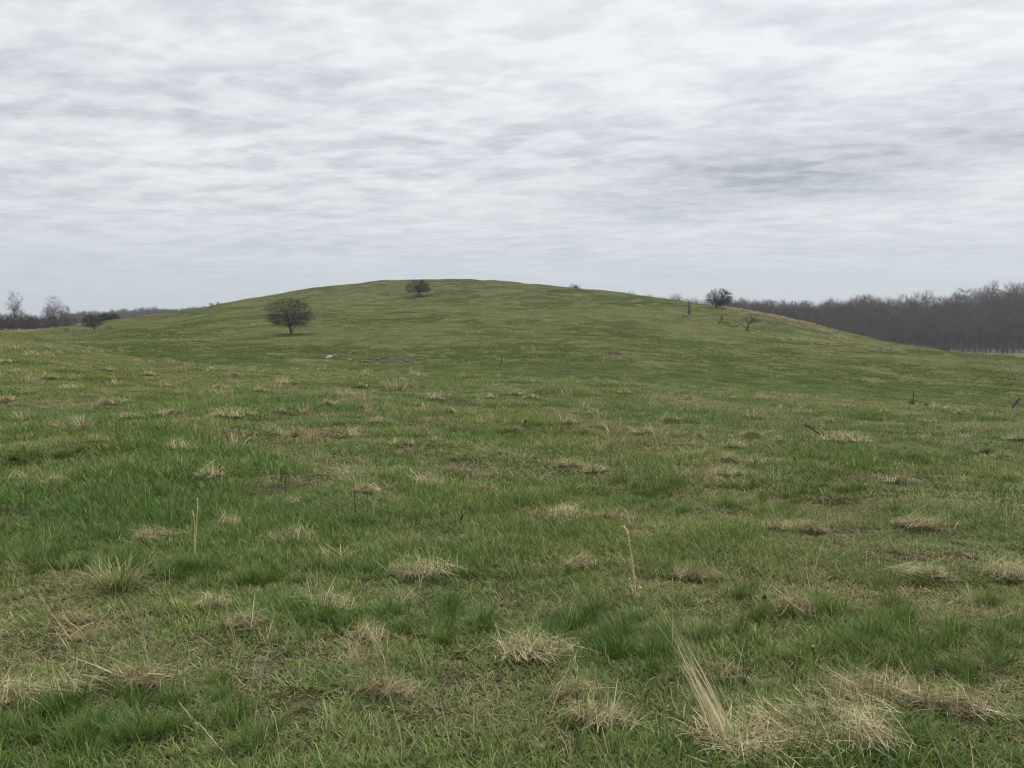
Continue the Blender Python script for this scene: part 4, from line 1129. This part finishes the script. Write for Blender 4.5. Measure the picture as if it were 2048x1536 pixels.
tree_thing('thorn_tree', 'bare spreading tree on the right shoulder of the hill', p, T, C, M['bark'], M['twig'])
p = hill_point(1493, 165)
T, C = build_tree(45, 3.9, 3.6, 1.35, .12, SPARSE, (.28, 0), 4, [([np.array([.12, 0, 0]), np.array([.35, 0, .7]), np.array([.75, -.1, 1.5]), np.array([1.4, -.1, 2.3])], .075),
     ([np.array([-.25, 0, .1]), np.array([-.6, 0, 1.0]), np.array([-1.2, .1, 1.25]), np.array([-2.3, .2, 1.75]), np.array([-2.6, .2, 2.1])], .05)], low_z=1.2, keep=(.6, 0, .2), fill=120, twig=.6)
tree_thing('forked_dead_tree', 'sparse forked dead tree low on the right shoulder', p, T, C, M['bark'], M['bark'])
p = hill_point(1147, 315)
T, C = build_tree(46, 4.6, 5.4, 1.3, .2, dict(SPARSE, kids=[5, 5, 4]), (0, 0), 7, low_z=1.2, fill=500, tr_=.014)
hh = at(1147, 567, 315)[2]
tree_thing('thorn_tree', 'tree whose bare crown just tops the right of the skyline', (p[0], p[1], max(min(p[2] + 1.5, hh - 4.6), hh - 4.9)), T, C, M['bark'], M['twig'])

# snag: a broken standing trunk, and the log and stump near it
def snag():
    p = hill_point(1377, 188)
    tb = Tubes(); zz = np.array([-.3, 0, .5, 1.1, 1.7, 2.2, 2.6, 2.9, 3.05]); rr = np.array([.36, .34, .30, .29, .30, .27, .21, .12, .03])
    tb.add(np.stack([.05 * np.sin(zz * 1.7), 0 * zz, zz], 1), rr, 10, .16)
    o = link('dead_snag', tb.mesh('dead_snag', M['deadwood'], False), None, p)
    tag(o, 'grey broken dead trunk standing upright left of the shoulder tree', 'dead tree')
snag()
p = hill_point(1369, seen_depth(1369, 634, 150, 220)); tb = Tubes(); xx = np.linspace(-.6, .6, 7)
tb.add(np.stack([xx, .05 * np.sin(xx * 4), .16 - .06 * xx], 1), np.array([.10, .16, .17, .16, .15, .14, .07]), 8, .12)
tag(link('fallen_log', tb.mesh('fallen_log', M['bark'], False), None, p, (0, R(8), .15)), 'short dark fallen log below the broken trunk', 'log')
p = hill_point(1436, 172); T, C = Tubes(), Tubes()
T.add(bezier_poly(np.array([[0, 0, -.1], [.25, 0, .3], [.65, 0, .62], [.72, 0, .95]]), 8), np.linspace(.13, .06, 8), 6, .1)
rs = random.Random(9)
for k in range(26):
    b = np.array([.6 + rs.uniform(-.1, .12), rs.gauss(0, .05), .6 + rs.uniform(0, .3)]); C.add(bezier_poly([b, b + [rs.gauss(0, .15), rs.gauss(0, .15), rs.uniform(.3, .6)], b + [rs.gauss(.05, .35), rs.gauss(0, .3), rs.uniform(.6, 1.2)]], 5), np.linspace(.02, .008, 5), 3)
tree_thing('bent_sapling', 'small bent stump sprouting thin twigs below the shoulder tree', p, T, C, M['bark'], M['twig'])

# left: trees and scrub beyond the pasture
p = hill_point(36, 318)
T, C = build_tree(51, 14.6, 5.8, 7.6, .22, dict(TALL, limb_from=3.2), (-.9, 0), 8, low_z=5.0, fill=520, twig=1.0, tr_=.022, round_=.55)
tree_thing('tall_bare_tree', 'tall thin bare tree rising above scrub at the left edge', p, T, C, M['greybark'], M['greytwig'])
for px, D, H, W, sd, lab in [(110, 322, 12.2, 6.6, 52, 'round bare tree, tallest of the clump over the left scrub'), (99, 318, 8.4, 5.0, 53, 'lower bare tree on the left side of the left clump'), (131, 320, 8.8, 5.6, 54, 'lower bare tree on the right side of the left clump')]:
    p = hill_point(px, D); T, C = build_tree(sd, H, W, H * .38, .2, TALL, (0, 0), 9, low_z=H * .3, fill=650, twig=.9, tr_=.022, round_=.55)
    tree_thing('bare_tree', lab, p, T, C, M['greybark'], M['greytwig'])

def conifer(seed, H, W):
    rs = random.Random(seed); T, C = Tubes(), Tubes()
    T.add([[0, 0, -.2], [0, 0, H * .5], [0, 0, H]], [H * .03, H * .02, .02], 6)
    for k in range(300):
        f = rs.uniform(.06, 1) ** .8; z = f * H; a = rs.uniform(0, 6.28); L = W / 2 * (1.05 - f ** (1 if H > W * .9 else 3)) * rs.uniform(.6, 1.15) + .12
        d = np.array([math.cos(a), math.sin(a), rs.uniform(-.25, .35)]); b = np.array([0, 0, z])
        C.add([b + d * L * .25, b + d * L * .7, b + d * L], [.13, .20, .02], 4, .3)
    return T, C
for px, D, H, W, lab in [(63, 312, 4.6, 3.0, 'small dark conifer among the left scrub'), (211, 330, 3.6, 6.0, 'dark low evergreen behind the leaning tree, left of a pair'), (229, 332, 3.6, 6.0, 'dark low evergreen behind the leaning tree, right of a pair'), (1886, 395, 4.5, 6.0, 'dark low evergreen at the foot of the wood')]:
    p = hill_point(px, D); T, C = conifer(px, H, W)
    if D < 340 and px > 200: p[2] = at(px, 646, D)[2]
    tree_thing('evergreen_tree', lab, p, T, C, M['bark'], M['evergreen'])

shrub_src = []
for k in range(4):
    T, C = build_tree(60 + k, 4.6, 6.2, .35, .10, SHRUB, (0, 0), 14, low_z=.1, fill=420, twig=.9, tr_=.03, round_=.45)
    shrub_src.append((T.mesh('stems', M['shrubtwig']), C.mesh('twigs', M['shrubtwig'])))
random.seed(21)
for i in range(26):
    px = -70 + i * 8.6 + random.uniform(-4, 4); D = random.uniform(296, 312)
    p = hill_point(px, D); k = i % 4
    s_ = random.uniform(.85, 1.2) * np.interp(px, [-70, 60, 130, 160], [1.3, 1.12, .9, .5])
    r_ = link('bare_shrub', None, None, p, (0, 0, random.uniform(0, 6.28)), (s_, s_, s_))
    link('stems', shrub_src[k][0], r_); link('twigs', shrub_src[k][1], r_)
    tag(r_, 'bare purple brown shrub in the scrub at the left edge', 'shrub', 'scrub hedge at the left edge')
# small shrubs that break the left skyline of the hill, and dead weeds below the leaning tree
for px, D, s_, lab in [(425, 268, .28, 'low shrub on the left skyline of the hill, left one'), (438, 268, .25, 'low shrub on the left skyline of the hill, right one'), (220, 192, .22, 'brown low shrub right of the leaning tree'), (135, 215, .24, 'brown low shrub left of the leaning tree')]:
    p = hill_point(px, D); r_ = link('low_shrub', None, None, p, (0, 0, px), (s_, s_, s_ * .9)); link('stems', shrub_src[px % 4][0], r_); link('twigs', shrub_src[px % 4][1], r_); tag(r_, lab, 'shrub')

# ---------------------------------------------------------------- the woods
forest_src = []
for k in range(7):
    H = [19, 21, 17, 20, 15, 18, 13][k]
    T, C = build_tree(80 + k, H, [9.5, 10, 8.5, 9, 8.5, 9.5, 8][k], H * .55, .26, FOREST, (random.uniform(-.5, .5), 0), 11, low_z=H * [.28, .35, .15, .3, .12, .3, .05][k], fill=620, twig=1.5, tr_=.034, round_=.5)
    forest_src.append((T, C, M['redtwig'] if k in (1, 2, 4, 6) else M['foresttwig']))
forest_parts = [(T.mesh('trunk', M['forestbark']), C.mesh('crown', cm)) for T, C, cm in forest_src]
def joined(T, C, cm):
    v1, q1 = T.arrays(); v2, q2 = C.arrays()
    me = mesh_arrays('wood_tree', np.vstack([v1, v2]), np.vstack([q1, q2 + len(v1)]), mat=M['forestbark'], smooth=True); me.materials.append(cm)
    me.polygons.foreach_set('material_index', np.concatenate([np.zeros(len(q1), np.int32), np.ones(len(q2), np.int32)])); return me
wood_coll = proto_collection('wood_tree', [joined(*f) for f in forest_src])
rng = np.random.default_rng(91)
def wood_points(x0, x1, y0, y1, step):
    x, y = np.meshgrid(np.arange(x0, x1, step), np.arange(y0, y1, step)); x = x.ravel() + rng.uniform(-.5, .5, x.size) * step; y = y.ravel() + rng.uniform(-.5, .5, y.size) * step
    k = rng.uniform(0, 1, len(x)) < wood_mask(x, y); return x[k], y[k]
def wood(name, label, x, y, smin, smax):
    n = len(x); s_ = rng.uniform(smin, smax, n) * (.72 + .56 * fbm(x / 28, y / 60, 44, 2))
    o = scatter(name, np.stack([x, y, height(x, y) - .2], 1), np.stack([0 * x, 0 * x, rng.uniform(0, 6.28, n)], 1), np.stack([s_ * 1.2, s_ * 1.2, s_ * rng.uniform(.9, 1.1, n)], 1), rng.integers(0, 7, n), wood_coll)
    tag(o, label, 'woodland', kind='stuff')
x, y = wood_points(60, 620, 480, 625, 6.0)
wood('wood_on_right_ridge', 'mass of bare grey brown trees covering the right ridge', x, y, .66, .98)
x, y = wood_points(-700, 40, 840, 1180, 8.0)
wood('far_wood', 'distant bluish bare wood on the low ridge at the left', x, y, .46, .62)
x, y = np.meshgrid(np.arange(120, 330, 6.5), np.arange(428, 486, 6.5)); x = x.ravel() + rng.uniform(-3, 3, x.size); y = y.ravel() + rng.uniform(-3, 3, y.size)
wood('wood_edge_underbrush', 'low bare underbrush at the foot of the right wood', x, y, .16, .34)
def wood_tree(px, D, s_, label, group, k):
    p = at(px, 650, D); p[2] = h1(p[0], p[1]) - .2
    r_ = link('woodland_tree', None, None, p, (0, 0, random.uniform(0, 6.28)), (s_ * 1.25, s_ * 1.25, s_ * random.uniform(.9, 1.05)))
    link('trunk', forest_parts[k][0], r_); link('crown', forest_parts[k][1], r_); tag(r_, label, 'tree', group)
random.seed(33)
for i in range(50):
    px = 1350 + i * 14.3 + random.uniform(-4, 4)
    wood_tree(px, random.uniform(628, 652), random.uniform(.85, 1.1) * float(np.interp(px, [1340, 1420, 1750, 1880, 1990, 2060], [.80, .84, .80, .92, 1.10, 1.04])) * (.82 + .36 * float(vnoise(np.array([px / 45.0]), np.array([.5]), 3)[0])), 'bare tree along the skyline of the wooded right ridge', 'skyline trees of the right wood', random.randrange(6))
ORD = ['first', 'second', 'third', 'fourth', 'fifth', 'sixth', 'seventh', 'eighth', 'ninth', 'tenth', 'eleventh']
for i in range(11):
    wood_tree(2040 - i * 11 + random.uniform(-3, 3), random.uniform(425, 450), random.uniform(.75, 1.0), 'bare front row tree of the right wood, %s trunk from the right edge' % ORD[i], 'front row trees of the right wood', random.randrange(7))
for i in range(26):
    px = 1640 + i * 11.5 + random.uniform(-5, 5)
    wood_tree(px, random.uniform(452, 482), random.uniform(.7, .95), 'bare tree at the lower edge of the right wood behind the hill', 'lower edge trees of the right wood', random.randrange(7))

# ---------------------------------------------------------------- air
def haze(density):
    bm = bmesh.new(); bmesh.ops.create_cube(bm, size=1); me = bpy.data.meshes.new('haze'); bm.to_mesh(me); bm.free()
    o = link('haze', me, None, (0, 0, 22), (0, 0, 0), (19000, 19000, 120))
    m = bpy.data.materials.new('haze'); m.use_nodes = True; t = m.node_tree; t.nodes.clear()
    pv = t.nodes.new('ShaderNodeVolumePrincipled'); pv.inputs['Density'].default_value = density; pv.inputs['Color'].default_value = (.86, .92, 1, 1); pv.inputs['Anisotropy'].default_value = .2
    out = t.nodes.new('ShaderNodeOutputMaterial'); t.links.new(pv.outputs[0], out.inputs['Volume']); me.materials.append(m)
    tag(o, 'thin bluish haze in the air over the valley', 'haze', kind='stuff')
haze(0.00017)
